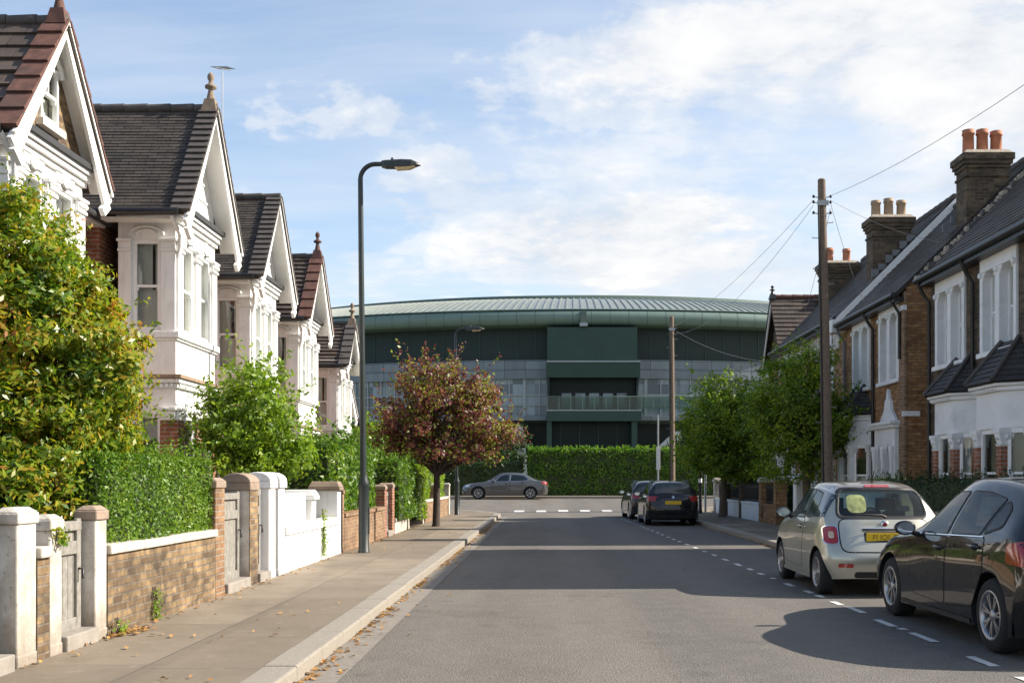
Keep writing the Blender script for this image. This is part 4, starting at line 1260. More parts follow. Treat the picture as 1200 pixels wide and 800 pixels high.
    m = MB(); m.box(x0 + .1, x1 - .1, yb + 1.5, yb + 1.7, z(0), z(6.75), M['s_dark'])
    m.box(x0 - .05, x0 + .4, yb, yb + 2, z(0), z(6.75), M['s_bay']); m.box(x1 - .5, x1, yb, yb + 2, z(0), z(6.75), M['s_bay'])
    for k in range(4): m.box(x0 + 1.2 + k*1.7, x0 + 1.26 + k*1.7, yb + 1.4, yb + 1.5, z(0), z(6.7), M['s_bay'])
    m.box(x0 + .6, x1 - 1.6, yb + .9, yb + .96, z(4.0), z(4.12), M['s_clad'])
    for k in range(3): m.box(x0 + .6 + k*2.9, x0 + .68 + k*2.9, yb + .9, yb + .96, z(2.5), z(4.0), M['s_clad'])
    m.build('bay_entrance', root)
    # pale splayed supports either side
    m = MB(); m.prism([(-3.4, z(6.3)), (-2.1, z(6.3)), (-1.55, z(1.5)), (-2.1, z(1.5))], 'y', yb + .4, yb + 1.0, M['s_conc']); m.build('support', root)
    m = MB()
    for t0, t1 in ((0, 1), (1, 2), (2, 3), (3, 4)):
        q = lambda t: (8.9 + 1.1 * t - .08*t*t, 3.4 + 2.6 * math.sin(t / 4 * 1.5))
        a, b = q(t0), q(t1)
        m.prism([(a[0], z(a[1])), (b[0], z(b[1])), (b[0] + .1, z(b[1] - .9)), (a[0] + .3, z(a[1] - .9))], 'y', yb - .1, yb + .5, M['s_conc'])
    m.build('canopy_arch', root)
stadium()
# ------------------------------------------------------------------ walls, piers, gates along the left pavement
XW = -3.9
def pier(y0, y1, h, label, mat='stucco_old', cap='flat', capmat='stone', x1=XW, w=.28, name='gate_pier', cat='gate pier', group='gate piers along the left pavement', z0=.08, front=None):
    r = empty(name, (x1 - w/2, (y0 + y1)/2, z0))
    tag(r, label, cat, group)
    a, b = w/2, (y1 - y0)/2
    m = MB(); m.box(-a, a, -b, b, -.1, h - z0, M[mat])
    if front: m.box(a + .001, a + .012, -b, b, -.02, h - z0, M[front])
    m.box(-a - .006, a + .006, -b - .006, b + .006, -.1, .12, M[mat])
    m.build('shaft', r, bevel=.014)
    m = MB(); C_ = M[capmat]; t = h - z0 + .001
    if cap == 'flat':
        m.box(-a - .016, a + .016, -b - .016, b + .016, t, t + .085, C_); m.frustum(-a - .014, a + .014, -b - .014, b + .014, t + .086, t + .125, .05, C_)
    elif cap == 'pyramid':
        m.box(-a - .05, a + .05, -b - .05, b + .05, t, t + .07, C_); m.frustum(-a - .05, a + .05, -b - .05, b + .05, t + .071, t + .2, min(a, b) * .95, C_)
    elif cap == 'round':     # segmental top, curved across the pavement face
        m.box(-a - .03, a + .03, -b - .03, b + .03, t, t + .10, C_)
        poly = [(-a - .03, t + .101)] + [((a + .03) * -math.cos(math.pi*k/10), t + .101 + .13 * math.sin(math.pi*k/10)) for k in range(11)] + [(a + .03, t + .101)]
        m.prism(poly[1:-1], 'y', -b - .03, b + .03, C_)
    elif cap == 'slabround':
        m.box(-a - .05, a + .05, -b - .05, b + .05, t, t + .06, C_); m.frustum(-a - .05, a + .05, -b - .05, b + .05, t + .061, t + .17, .06, C_)
    m.build('cap', r, bevel=.012)
    return r

def gate(y0, y1, h, label, mat='gate_wood', x=XW - .16, boards=6, step=True, name='garden_gate'):
    r = empty(name, (x, (y0 + y1)/2, .1)); tag(r, label, 'gate', 'garden gates on the left')
    b = (y1 - y0)/2 - .02
    m = MB(); n = boards; w = 2*b/n
    for k in range(n):
        m.box(-.02, .02, -b + k*w + .004, -b + (k+1)*w - .004, .12, h - .1 + random.uniform(-.004, .004), M[mat])
    m.build('board_panel', r, bevel=.003, seg=1)
    m = MB()
    for z in (.12, h*.72): m.box(.021, .045, -b, b, z, z + .11, M[mat])
    m.box(.021, .05, -b, -b + .08, .05, h, M[mat]); m.box(.021, .05, b - .08, b, .05, h, M[mat]); m.box(-.03, .055, -b, b, h - .1, h - .02, M[mat])
    f = m.build('frame', r, bevel=.004, seg=1)
    m = MB(); m.tube([(.055, b - .06, h*.6), (.09, b - .06, h*.6), (.09, b - .06, h*.52)], .012, M['black'], 6); m.build('latch', f)
    if step:
        s = MB(); s.box(-.2, .20, -b - .02, b + .02, -.05, .135, M['step']); s.build('threshold', r, (-.0, 0, 0), bevel=.012)
    return r

def garden_wall(y0, y1, h, mat, label, coping='stone', x=XW, w=.24, side=1, group='garden walls along the left pavement', cop_h=.085):
    r = empty('garden_wall', (x, y0, .08)); tag(r, label, 'wall', group)
    s = -side
    m = MB(); m.box(0, s*w, 0, y1 - y0, -.12, h - .08 - cop_h, M[mat])
    m.build('wall', r)
    m = MB(); y = 0.0; L = y1 - y0
    while y < L - .02:
        e = min(L, y + random.uniform(.7, .95))
        j = random.uniform(-.004, .004)
        m.box(-s*.035 , s*(w + .03), y + .003, e - .003, h - .08 - cop_h + .001 + j*.2, h - .08 + j, M[coping]); y = e
    m.build('coping', r, bevel=.012)
    return r

# nearest entrance
gate(7.1, 7.95, 1.25, 'grey gate mostly cut off beside the first peeling pier')
pier(8.06, 8.36, 1.17, 'widest peeling white gate pier, flat capped, beside the narrow brick strip', cap='flat', capmat='stucco_old', w=.17)
garden_wall(8.375, 8.575, .98, 'stock_brick', 'narrow strip of yellow brick wall between two white piers', coping='stucco_old', w=.2)
pier(8.59, 8.80, 1.10, 'slim peeling white pier just left of the grey panelled gate', cap='flat', capmat='stucco_old', w=.15)
gate(8.82, 9.44, 1.07, 'weathered grey panelled gate between peeling white piers')
pier(9.46, 9.70, 1.15, 'peeling white pier where the yellow brick wall begins', cap='flat', capmat='brownstone', w=.17)
garden_wall(9.72, 12.88, .92, 'stock_brick', 'long yellow stock brick wall with pale coping under the clipped hedge')
pier(12.90, 13.26, 1.40, 'orange brick pier at the far end of the yellow wall', mat='orange_brick', cap='flat', capmat='brownstone', w=.3)
gate(13.28, 14.3, 1.25, 'tall grey gate in the shadow of the orange brick pier')
pier(14.34, 14.74, 1.36, 'white rendered pier with brick street face and brown rounded cap', mat='stucco_old', cap='round', capmat='brownstone', w=.34, front='stock_brick')
gate(14.78, 15.36, 1.28, 'dark gate in the narrow gap beside the tall white pier', mat='gate_wood')
pier(15.40, 15.74, 1.38, 'tall white pier with rounded top standing nearest the dark gap', mat='stucco', cap='round', capmat='stucco', w=.34)
pier(15.95, 16.30, 1.38, 'tall white pier with rounded top joined to the low white wall', mat='stucco', cap='round', capmat='stucco', w=.34)
garden_wall(16.32, 20.42, .80, 'stucco', 'low white painted wall topped by short picket fencing', coping='stucco', cop_h=.13)
# picket fence
def picket():
    r = empty('picket_fence', (XW - .2, 16.5, .82)); tag(r, 'short white picket fence behind the low white wall', 'fence')
    m = MB()
    for k in range(17):
        y = k*.125; m.prism([(y, 0), (y + .072, 0), (y + .072, .42), (y + .036, .47), (y, .42)], 'x', -.012, .012, M['white_rough'])
    m.build('picket', r)
    m = MB(); m.box(-.045, -.013, -.02, 2.12, .08, .15, M['white_rough']); m.box(-.045, -.013, -.02, 2.12, .30, .37, M['white_rough']); m.build('rail', r)
picket()
pier(18.7, 19.0, 1.16, 'squat white post with grey cap at the end of the picket fence', mat='stucco', cap='slabround', capmat='stucco_shade', x1=XW - .1, w=.5)
pier(20.44, 20.82, 1.30, 'broad white pier with brown slab cap just before the street lamp', mat='stucco', cap='slabround', capmat='brownstone', w=.5)
pier(20.84, 21.10, 1.22, 'slim orange brick pier backing onto the broad white pier', mat='orange_brick', cap='flat', capmat='orange_brick', w=.3)
garden_wall(21.12, 26.4, .86, 'orange_brick', 'low orange brick wall behind the foot of the street lamp', coping='orange_brick')
pier(26.42, 26.75, 1.26, 'brick pier ending the low orange wall beyond the lamp', mat='red_brick', cap='flat', capmat='brownstone', w=.3)
gate(26.8, 27.7, 1.1, 'small dark gate between the two far brick piers')
pier(27.75, 28.1, 1.30, 'dark brick pier in front of the bushy far hedge', mat='red_brick', cap='flat', capmat='brownstone', w=.34)
garden_wall(28.15, 30.6, .50, 'stone', 'low stone kerb wall under the bushy far hedge', coping='stone')
for y, lb in ((29.3, 'short grey stone post at the foot of the bushy hedge'), (30.9, 'short stone post left of the copper tree trunk'), (34.6, 'small stone post just past the copper tree trunk')):
    pier(y, y + .28, .70, lb, mat='stone', cap='flat', capmat='stone', w=.28)
garden_wall(35.2, 43.8, .85, 'orange_brick', 'far brick wall between the copper tree and the corner', coping='stone')
pier(38.0, 38.4, 1.25, 'brick pier in the far wall left of the second lamp', mat='orange_brick', cap='flat', capmat='stone', w=.34)
pier(43.9, 44.3, 1.25, 'pale corner pier at the end of the left pavement', mat='stone', cap='flat', capmat='stone', w=.34)

# ------------------------------------------------------------------ right pavement walls
GR = 'front garden piers along the right pavement'
def rpier(y, h, label, mat, cap='pyramid', capmat='stone', w=.36, l=.38):
    pier(y, y + l, h, label, mat=mat, cap=cap, capmat=capmat, x1=7.1 + w, w=w, group=GR)
def rwall(y0, y1, h, mat, label, coping='stucco_shade'):
    return garden_wall(y0, y1, h, mat, label, coping=coping, x=7.15, side=-1, group='garden walls along the right pavement', w=.22)
rpier(31.0, 1.48, 'white gate pier with pyramid cap just left of the pale hatchback', 'stucco', 'pyramid', 'stucco', .40, .42)
rpier(33.8, 1.38, 'bare brick pier right of the short brick wall', 'brown_brick', 'flat', 'brown_brick')
rwall(34.2, 36.1, .72, 'brown_brick', 'short bare brick wall among the white ones', 'brown_brick')
rpier(36.12, 1.42, 'brick pier with round stone cap at the near end of the white walls', 'brown_brick', 'slabround', 'stone')
rwall(36.52, 40.0, .74, 'stucco', 'nearest white rendered wall with black railings')
rpier(40.02, 1.25, 'dark slim pier between the nearer two white walls', 'dark_brick', 'flat', 'dark_brick', .26, .28)
rwall(40.32, 43.0, .74, 'stucco', 'middle white rendered wall with black railings')
rpier(43.02, 1.25, 'dark slim pier between the farther two white walls', 'dark_brick', 'flat', 'dark_brick', .26, .28)
rwall(43.32, 46.0, .74, 'stucco', 'farthest white rendered wall by the corner')
rpier(46.02, 1.42, 'white capped corner pier at the end of the right pavement', 'stucco_old', 'slabround', 'stone')
rwall(17.0, 30.0, .9, 'red_brick', 'dark red brick wall behind the two nearest parked cars', 'brownstone')
def railing(y0, y1, label):
    r = empty('railing', (7.26, y0, .74)); tag(r, label, 'railing', 'black railings on the white walls')
    m = MB(); n = int((y1 - y0) / .11)
    for k in range(n): m.tube([(0, k*.11 + .05, 0), (0, k*.11 + .05, .62)], .011, M['black'], 5)
    m.build('bars', r)
    m = MB(); m.box(-.02, .02, 0, y1 - y0, .5, .53, M['black']); m.box(-.02, .02, 0, y1 - y0, .04, .07, M['black']); m.build('rail', r)
railing(34.25, 36.1, 'black railing over the short bare brick wall')
railing(36.55, 39.98, 'black railing on the nearest white wall')
railing(40.34, 42.98, 'black railing on the middle white wall')
railing(43.34, 45.98, 'black railing on the farthest white wall')

# ------------------------------------------------------------------ street lamps
def street_lamp(x, y, label):
    r = empty('street_lamp', (x, y, zg(y) + PV)); tag(r, label, 'street lamp', 'tall street lamps on the left pavement')
    m = MB()
    m.lathe([(.115, -.05), (.115, .02), (.10, .04), (.10, 1.25), (.105, 1.27), (.105, 1.33), (.075, 1.40), (.066, 1.5)], (0, 0, 0), M['lamp'], 18)
    m.box(.06, .105, -.045, .045, .35, .85, M['lamp'])
    m.build('base', r)
    m = MB()
    pts = [(-.01, 0, 1.45), (-.03, 0, 3.5), (-.05, 0, 5.5), (-.065, 0, 7.11)]
    for k in range(1, 10):
        a = k / 9 * math.pi/2
        pts.append((-.065 + .29*(1 - math.cos(a)), 0, 7.11 + .29*math.sin(a)))
    pts.append((.48, 0, 7.40))
    m.tube(pts, [.062, .056, .052, .048] + [.044]*10, M['lamp'], 12)
    m.build('column', r)
    m = MB()      # lantern
    def sec(x, w, zt, zb): return [(x, -w, zb), (x, -w, zt - .04), (x, -w*.6, zt), (x, w*.6, zt), (x, w, zt - .04), (x, w, zb)]
    S_ = [sec(.34, .07, 7.47, 7.33), sec(.42, .11, 7.48, 7.31), sec(.75, .13, 7.50, 7.31), sec(.95, .13, 7.49, 7.33), sec(1.05, .10, 7.44, 7.36), sec(1.13, .03, 7.40, 7.37)]
    vs = [p for s in S_ for p in s]; fs = [(i*6+k, i*6+(k+1)%6, (i+1)*6+(k+1)%6, (i+1)*6+k) for i in range(5) for k in range(6)]
    m.mesh(vs, fs + [(5,4,3,2,1,0), tuple(30 + k for k in range(6))], M['lamp'])
    m.lathe([(0, 7.56), (.03, 7.55), (.034, 7.5), (.03, 7.46)][::-1], (.56, 0, 0), M['lamp'], 10)
    lh = m.build('lantern', r, bevel=.01); lh.scale = (.94, .85, .8); lh.location = (.02, 0, 1.48)
    m = MB()
    m.mesh([(.60, -.105, 7.315), (1.03, -.09, 7.345), (1.03, .09, 7.345), (.60, .105, 7.315), (.66, -.07, 7.255), (.92, -.06, 7.275), (.92, .06, 7.275), (.66, .07, 7.255)],
           [(0,1,5,4), (1,2,6,5), (2,3,7,6), (3,0,4,7), (4,5,6,7)], M['lens'])
    m.build('lens', lh)
    return r
street_lamp(-3.48, 20.85, 'tall dark green street lamp standing by the orange brick wall')
street_lamp(-3.55, 43.5, 'second street lamp half hidden by the copper tree at the corner')

# ------------------------------------------------------------------ telegraph poles and cables
def telegraph_pole(x, y, h, lean, label):
    r = empty('telegraph_pole', (x, y, zg(y) + PV - .02)); tag(r, label, 'telegraph pole', 'wooden telegraph poles on the right pavement')
    m = MB(); m.tube([(0, 0, -.1), (lean*.4, 0, h*.4), (lean*.8, .01, h*.8), (lean, .02, h)], [.132, .12, .102, .09], M['polewood'], 14)
    m.lathe([(.09, h), (.07, h + .03), (0, h + .045)], (lean, .02, 0), M['polewood'], 14)
    m.build('pole', r)
    m = MB()
    for k, z in enumerate((h - .42, h - .55, h - .8)):
        for s in (-1, 1):
            m.tube([(lean, 0, z), (lean + s*.20, -.03, z + .02)], .012, M['metal'], 5); m.lathe([(.0, -.04), (.028, -.03), (.028, .02), (0, .04)], (lean + s*.20, -.03, z + .03), M['plastic'], 8)
    m.box(lean - .13, lean + .13, -.13, -.10, h - .62, h - .5, M['metal'])
    m.build('bracket', r)
    m = MB()
    for k in range(16):
        z = h - 1.0 - k*.36; s = -1 if k % 2 else 1
        if z < 2.6: break
        xx = lean * z / h
        m.tube([(xx + s*.10, 0, z), (xx + s*.24, 0, z), (xx + s*.24, 0, z + .03)], .010, M['metal'], 5)
    m.build('step_iron', r)
    m = MB(); m.tube([(lean*.02 - .13, -.08, .2), (lean*.5 - .11, -.08, h*.5), (lean - .10, -.08, h - .5)], .02, M['plastic'], 6); m.build('cable_guard', r)
    return r
telegraph_pole(6.62, 25.6, 8.42, -.16, 'tall wooden telegraph pole rising behind the pale hatchback')
telegraph_pole(5.62, 48.6, 8.55, -.03, 'far wooden telegraph pole in front of the stadium')
def cable(a, b, sag, label, rad=.0055):
    a, b = Vector(a), Vector(b); pts = []
    for k in range(25):
        t = k/24; p = a.lerp(b, t); p.z -= sag * 4 * t * (1 - t); pts.append(p)
    m = MB(); m.tube(pts, rad, M['wire'], 5, False)
    tag(m.build('overhead_cable'), label, 'cable', 'thin telephone cables')
T1 = (6.46, 25.6, 8.05); T2 = (5.6, 48.6, 8.2)
cable((T1[0] - .2, T1[1], T1[2]), (T2[0] - .15, T2[1], T2[2]), .35, 'pair of cables sloping down from the near pole to the far pole, upper one')
cable((T1[0] - .2, T1[1], T1[2] - .13), (T2[0] + .1, T2[1], T2[2] - .2), .75, 'lower slack cable sloping from the near pole to the far pole')
cable((T1[0] + .2, T1[1], T1[2] + .1), (7.6, -4, 8.5), 1.15, 'cable rising from the near pole out over the brick roofs towards the camera')
cable((T1[0] + .2, T1[1], T1[2] - .05), (9.0, 30.2, 6.0), .25, 'cable dropping from the near pole to the eaves by the white verge board')
cable((T1[0] + .2, T1[1], T1[2]), (9.4, 26.2, 7.2), .12, 'short cable from the near pole to the tall chimney roof')
cable((T1[0] + .2, T1[1], T1[2] - .2), (8.3, 36.0, 6.4), .3, 'cable from the near pole towards the farther brick roofs')
cable((T2[0] + .2, T2[1], T2[2] - .1), (9.2, 43.0, 6.1), .3, 'cable from the far pole to the far gabled house')

# sign post, bollard, post at the corner
r = empty('sign_post', (4.55 + .45, 49.0 - .2, zg(48.8))); tag(r, 'grey sign post with narrow white plate at the junction', 'sign post')
m = MB(); m.tube([(0, 0, 0), (0, 0, 4.3)], .04, M['metal'], 10); m.build('post', r)
m = MB(); m.box(-.085, .085, -.06, -.045, 1.85, 2.85, M['white']); m.build('plate', r, bevel=.01)
r = empty('bollard', (6.35, 45.0, zg(45) + PV)); tag(r, 'dark slim bollard post beside the dark estate car', 'bollard')
m = MB(); m.lathe([(.09, 0), (.09, .1), (.07, .14), (.07, 1.55), (.09, 1.58), (.09, 1.66), (.05, 1.72), (0, 1.74)], (0, 0, 0), M['black'], 12); m.build('shaft', r)
m = MB(); m.lathe([(.072, 1.25), (.074, 1.26), (.074, 1.42), (.072, 1.43)], (0, 0, 0), M['white'], 12); m.build('band', r)
r = empty('street_post', (6.75, 46.3, zg(46.3) + PV)); tag(r, 'plain grey post behind the dark bollard', 'post')
m = MB(); m.tube([(0, 0, 0), (0, 0, 1.95)], .05, M['metal'], 10); m.build('shaft', r)
m = MB(); m.lathe([(.06, 1.94), (.06, 2.0), (0, 2.04)], (0, 0, 0), M['black'], 10); m.build('cap', r)
# ------------------------------------------------------------------ foliage
def unit(v): return v / (np.linalg.norm(v, axis=1, keepdims=True) + 1e-9)

def leaves(name, P, N, size, aspect, mat, parent, droop=0.25, jit=0.9, sizevar=0.35, extra=None):
    """one kite of four vertices per point; N is the way the leaf roughly faces"""
    n = len(P)
    nrm = unit(N + RNG.normal(0, jit, (n, 3)) * .6)
    t = unit(np.cross(nrm, RNG.normal(0, 1, (n, 3))))
    t[:, 2] -= droop; t = unit(t)
    b = unit(np.cross(nrm, t)); nrm = np.cross(t, b)
    L = size * (1 + sizevar * RNG.uniform(-1, 1, (n, 1))); W = L * aspect
    v0 = P - t * L * .5; v2 = P + t * L * .5 - nrm * L * .08
    m = P + t * L * .05
    v1 = m + b * W * .5 + nrm * L * .07; v3 = m - b * W * .5 + nrm * L * .07
    V = np.stack([v0, v1, v2, v3], 1).reshape(-1, 3)
    me = bpy.data.meshes.new(name)
    me.vertices.add(4*n); me.vertices.foreach_set('co', V.astype(np.float32).ravel())
    me.loops.add(4*n); me.loops.foreach_set('vertex_index', np.arange(4*n, dtype=np.int32))
    me.polygons.add(n); me.polygons.foreach_set('loop_start', np.arange(0, 4*n, 4, dtype=np.int32))
    me.update(calc_edges=True)
    me.materials.append(mat)
    return link_mesh(name, me, parent)

def clumps(blobs, nc, rmin=.55, rmax=1.0, lower=-1.0):
    """sub-clump centres scattered through ellipsoid blobs; returns centres, radii, blob centre per clump"""
    vol = np.array([b[3]*b[4]*b[5] for b in blobs]) ** (2/3)
    idx = RNG.choice(len(blobs), nc, p=vol/vol.sum())
    B = np.array(blobs)[idx]
    d = unit(RNG.normal(0, 1, (nc, 3)))
    r = RNG.uniform(rmin, rmax, (nc, 1))
    C = B[:, :3] + d * r * B[:, 3:]
    return C, B[:, :3], B[:, 3:]

def crown(name, blobs, nc, per, rc, size, aspect, mat, parent, rmin=.5, rmax=1.0, upb=.35, shoots=0, shoot_len=.4, **kw):
    C, BC, BR = clumps(blobs, nc, rmin, rmax)
    rr = rc * RNG.uniform(.6, 1.35, (nc, 1))
    k = RNG.poisson(per, nc).clip(4)
    ci = np.repeat(np.arange(nc), k)
    d = unit(RNG.normal(0, 1, (len(ci), 3)))
    P = C[ci] + d * rr[ci] * (RNG.uniform(0, 1, (len(ci), 1)) ** .45) * np.array([1, 1, .8])
    out = unit((P - BC[ci]) / BR[ci])
    N = out * .8 + d * .5 + np.array([0, 0, upb])
    if shoots:       # leafy shoots that break the outline
        j = RNG.integers(0, nc, shoots)
        o = unit((C[j] - BC[j]) / BR[j] + RNG.normal(0, .3, (shoots, 3)) + np.array([0, 0, .55]))
        keep = o[:, 2] > -.2
        j, o = j[keep], o[keep]
        m = 9
        t = np.linspace(.2, 1, m)[None, :, None]
        SP = C[j][:, None, :] + o[:, None, :] * (rr[j][:, None, :] + shoot_len * RNG.uniform(.4, 1.2, (len(j), 1, 1)) * t)
        SP = SP.reshape(-1, 3) + RNG.normal(0, size*.35, (len(j)*m, 3))
        P = np.vstack([P, SP]); N = np.vstack([N, np.repeat(o, m, 0) * .4 + RNG.normal(0, .6, (len(j)*m, 3))])
    return leaves(name, P, N, size, aspect, mat, parent, **kw), C

def tree(name, loc, blobs, nc, per, rc, size, aspect, mat, bark, label, cat='tree', group=None, trunk_r=.1, fork=1.2, limbs=14, multi=0, **kw):
    """blobs relative to the base"""
    r = empty(name, loc); tag(r, label, cat, group)
    cr, C = crown('crown', blobs, nc, per, rc, size, aspect, mat, r, **kw)
    m = MB()
    top = np.array([b[:3] for b in blobs]).mean(0)
    tips = C[RNG.choice(len(C), min(limbs, len(C)), replace=False)]
    f = Vector((top[0]*.25, top[1]*.25, fork))
    if multi == 0:
        m.tube([(0, 0, -.1), (0.02, .01, .08), (f.x*.4 + .02, f.y*.4, fork*.5), tuple(f)], [trunk_r*1.45, trunk_r*1.1, trunk_r, trunk_r*.85], M[bark], 12)
        starts = [f] * len(tips)
    else:
        starts = []
        st = []
        for k in range(multi):
            a = 6.283*k/multi; b0 = Vector((.10*math.cos(a), .10*math.sin(a), -.05)); b1 = Vector((f.x + .25*math.cos(a), f.y + .25*math.sin(a), fork*random.uniform(.8, 1.1)))
            m.tube([b0, b0.lerp(b1, .5) + Vector((.03, .02, 0)), b1], [trunk_r, trunk_r*.8, trunk_r*.6], M[bark], 8); st.append(b1)
        starts = [st[i % multi] for i in range(len(tips))]
    for s, tp in zip(starts, tips):
        tp = Vector(tp); mid = s.lerp(tp, .5) + Vector((random.uniform(-.1, .1), random.uniform(-.1, .1), .12))
        m.tube([s - Vector((0, 0, .05)), mid, tp], [trunk_r*.5, trunk_r*.28, trunk_r*.08], M[bark], 6, False)
    m.build('trunk', r)
    return r

def hedge(name, x0, x1, y0, y1, z0, z1, n, size, aspect, mat, label, cat='hedge', group=None, wob=.05, rnd=.12, top_w=1.0, shoots=0):
    c = ((x0+x1)/2, (y0+y1)/2, z0)
    r = empty(name, c); tag(r, label, cat, group)
    a, b, h = (x1-x0)/2, (y1-y0)/2, z1 - z0
    areas = np.array([2*b*h, 2*b*h, 2*a*h, 2*a*h, 4*a*b*top_w]); f = RNG.choice(5, n, p=areas/areas.sum())
    u, v = RNG.uniform(-1, 1, n), RNG.uniform(-1, 1, n)
    P = np.zeros((n, 3)); N = np.zeros((n, 3))
    for k, (ax, sg) in enumerate(((0, 1), (0, -1), (1, 1), (1, -1))):
        s = f == k
        P[s, ax] = sg * (a if ax == 0 else b); P[s, 1-ax] = u[s] * (b if ax == 0 else a); P[s, 2] = (v[s] + 1)/2*h; N[s, ax] = sg
    s = f == 4
    P[s, 0] = u[s]*a; P[s, 1] = v[s]*b; P[s, 2] = h; N[s, 2] = 1
    # rounded edges and a wavy clipped surface, leaves spread a little in depth
    e = np.minimum(np.minimum(a - np.abs(P[:, 0]) + 1e-3, 10), 10)
    wv = wob * (np.sin(P[:, 0]*4.1 + P[:, 1]*2.3) + np.sin(P[:, 1]*5.7 + P[:, 2]*3.9 + 1) + np.sin(P[:, 2]*6.3 - P[:, 1]*1.7 + 2)) / 2
    dep = -np.abs(RNG.normal(0, .045, n)) + RNG.normal(0, .02, n)
    P += N * (wv + dep)[:, None]
    d = np.stack([np.maximum(0, np.abs(P[:, 0]) - (a - rnd)), np.maximum(0, np.abs(P[:, 1]) - (b - rnd)), np.maximum(0, P[:, 2] - (h - rnd))], 1)
    L = np.linalg.norm(d, axis=1); sh = np.where(L > rnd, 1 - rnd/np.maximum(L, 1e-6), 0)[:, None] * d
    P -= sh * np.sign(np.stack([P[:, 0], P[:, 1], np.ones(n)], 1))
    if shoots:
        k = shoots; Q = np.stack([RNG.uniform(-a, a, k), RNG.uniform(-b, b, k), np.full(k, h)], 1)
        m = 5; t = np.linspace(0, 1, m)[None, :, None] * RNG.uniform(.05, .22, (k, 1, 1)); dr = unit(RNG.normal(0, .3, (k, 3)) + np.array([0, 0, 1]))
        S = (Q[:, None, :] + dr[:, None, :]*t).reshape(-1, 3); P = np.vstack([P, S]); N = np.vstack([N, RNG.normal(0, 1, (len(S), 3))])
    leaves('foliage', P, N + np.array([0, 0, .25]), size, aspect, mat, r, droop=.1, jit=1.1)
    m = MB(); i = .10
    m.frustum(-a + i, a - i, -b + i, b - i, 0, h - i, .05, M['hedge_core']); m.build('dark_core', r)  # solid dark box stands for the shaded inside of the hedge
    return r

# nearest big photinia bush at the left edge
tree('photinia_bush', (-5.0, 10.3, .1),
     [(0, 0, 2.55, 1.05, 1.0, 1.30), (-.2, 0, 3.4, .72, .8, .85), (.0, 0, 3.0, .8, .85, .8), (.55, .05, 2.4, .68, .75, .85), (.1, -.1, 1.75, .95, 1.0, .6), (.3, -.35, 1.28, .66, 1.0, .34), (.45, .3, 1.75, .6, .5, .5)],
     640, 110, .20, .075, .38, M['l_photinia'], 'bark', 'big green and red tipped bush overhanging the peeling white gate piers', 'bush', trunk_r=.06, fork=.9, limbs=40, multi=6, rmin=.6, shoots=380, shoot_len=.15)
hedge('privet_hedge', -4.95, -3.93, 9.72, 12.95, .90, 1.76, 24000, .044, .5, M['l_privet'], 'clipped bright green box hedge on top of the yellow brick wall', group=None, wob=.04, rnd=.10, shoots=260)
tree('garden_tree', (-5.15, 18.9, .1),
     [(.0, 0, 2.45, .95, .95, .85), (-.45, 0, 2.1, .7, .8, .7), (.5, 0, 2.0, .65, .8, .65), (.1, 0, 3.05, .6, .6, .55), (0, 0, 1.6, .7, .8, .35)],
     280, 44, .22, .095, .5, M['l_garden'], 'bark', 'small light green tree standing before the white bay windows', 'tree', trunk_r=.05, fork=1.2, limbs=40, multi=4, rmin=.45, shoots=170, shoot_len=.38)
hedge('laurel_hedge', -5.9, -4.08, 20.9, 26.4, .55, 2.28, 9500, .125, .45, M['l_laurel'], 'tall glossy laurel hedge behind the street lamp and low orange wall', wob=.10, rnd=.35, shoots=90)
hedge('bushy_hedge', -5.0, -3.72, 28.2, 32.2, .45, 2.05, 9000, .09, .5, M['l_laurel'], 'bushy lit hedge between the brick piers and the copper tree', wob=.11, rnd=.4, shoots=80)
hedge('dark_hedge', -4.9, -3.78, 32.5, 35.0, .3, 1.75, 4200, .08, .5, M['l_street'], 'darker low hedge left of the copper tree trunk', wob=.1, rnd=.3, shoots=40)
hedge('corner_hedge', -5.2, -4.0, 35.6, 43.5, .8, 2.0, 7000, .09, .5, M['l_garden'], 'light green hedge behind the far brick wall', wob=.12, rnd=.35, shoots=80)
tree('copper_tree', (-3.3, 32.6, PV),
     [(.35, .2, 3.2, 1.75, 1.7, 1.1), (-.95, 0, 3.1, 1.15, 1.3, .8), (1.6, 0, 2.75, 1.0, 1.2, .75), (-.1, 0, 4.3, 1.1, 1.2, .75), (1.0, .3, 4.0, .9, 1.0, .75), (.3, 0, 2.25, 1.6, 1.5, .4), (-1.3, .2, 2.4, .7, .9, .4)],
     430, 40, .30, .11, .6, M['l_copper'], 'bark_dark', 'round purple leaved copper tree on the left pavement', 'tree', trunk_r=.105, fork=1.55, limbs=70, rmin=.3, rmax=1.12, shoots=330, shoot_len=.55)
tree('garden_tree', (-5.6, 36.3, .1), [(0, 0, 2.6, 1.1, 1.3, 1.0), (-.6, .5, 2.1, .9, 1, .8)], 110, 34, .3, .11, .5, M['l_garden'], 'bark', 'green garden tree glimpsed left of the copper tree', trunk_r=.09, fork=1.5, limbs=20, shoots=70)
tree('garden_shrub', (-5.2, 29.2, .1), [(0, 0, 2.0, .9, 1.2, .7), (-.5, -1.0, 2.0, .8, .9, .8)], 90, 34, .26, .1, .5, M['l_laurel'], 'bark', 'leafy shrub rising behind the bushy hedge', 'shrub', trunk_r=.05, fork=.8, limbs=14, multi=3, shoots=50)
tree('garden_shrub', (-5.35, 16.2, .1), [(0, 0, 1.0, .6, .8, .5)], 50, 30, .2, .08, .45, M['l_dark'], 'bark', 'low dark shrub behind the tall white piers', 'shrub', trunk_r=.03, fork=.4, limbs=8, multi=3)
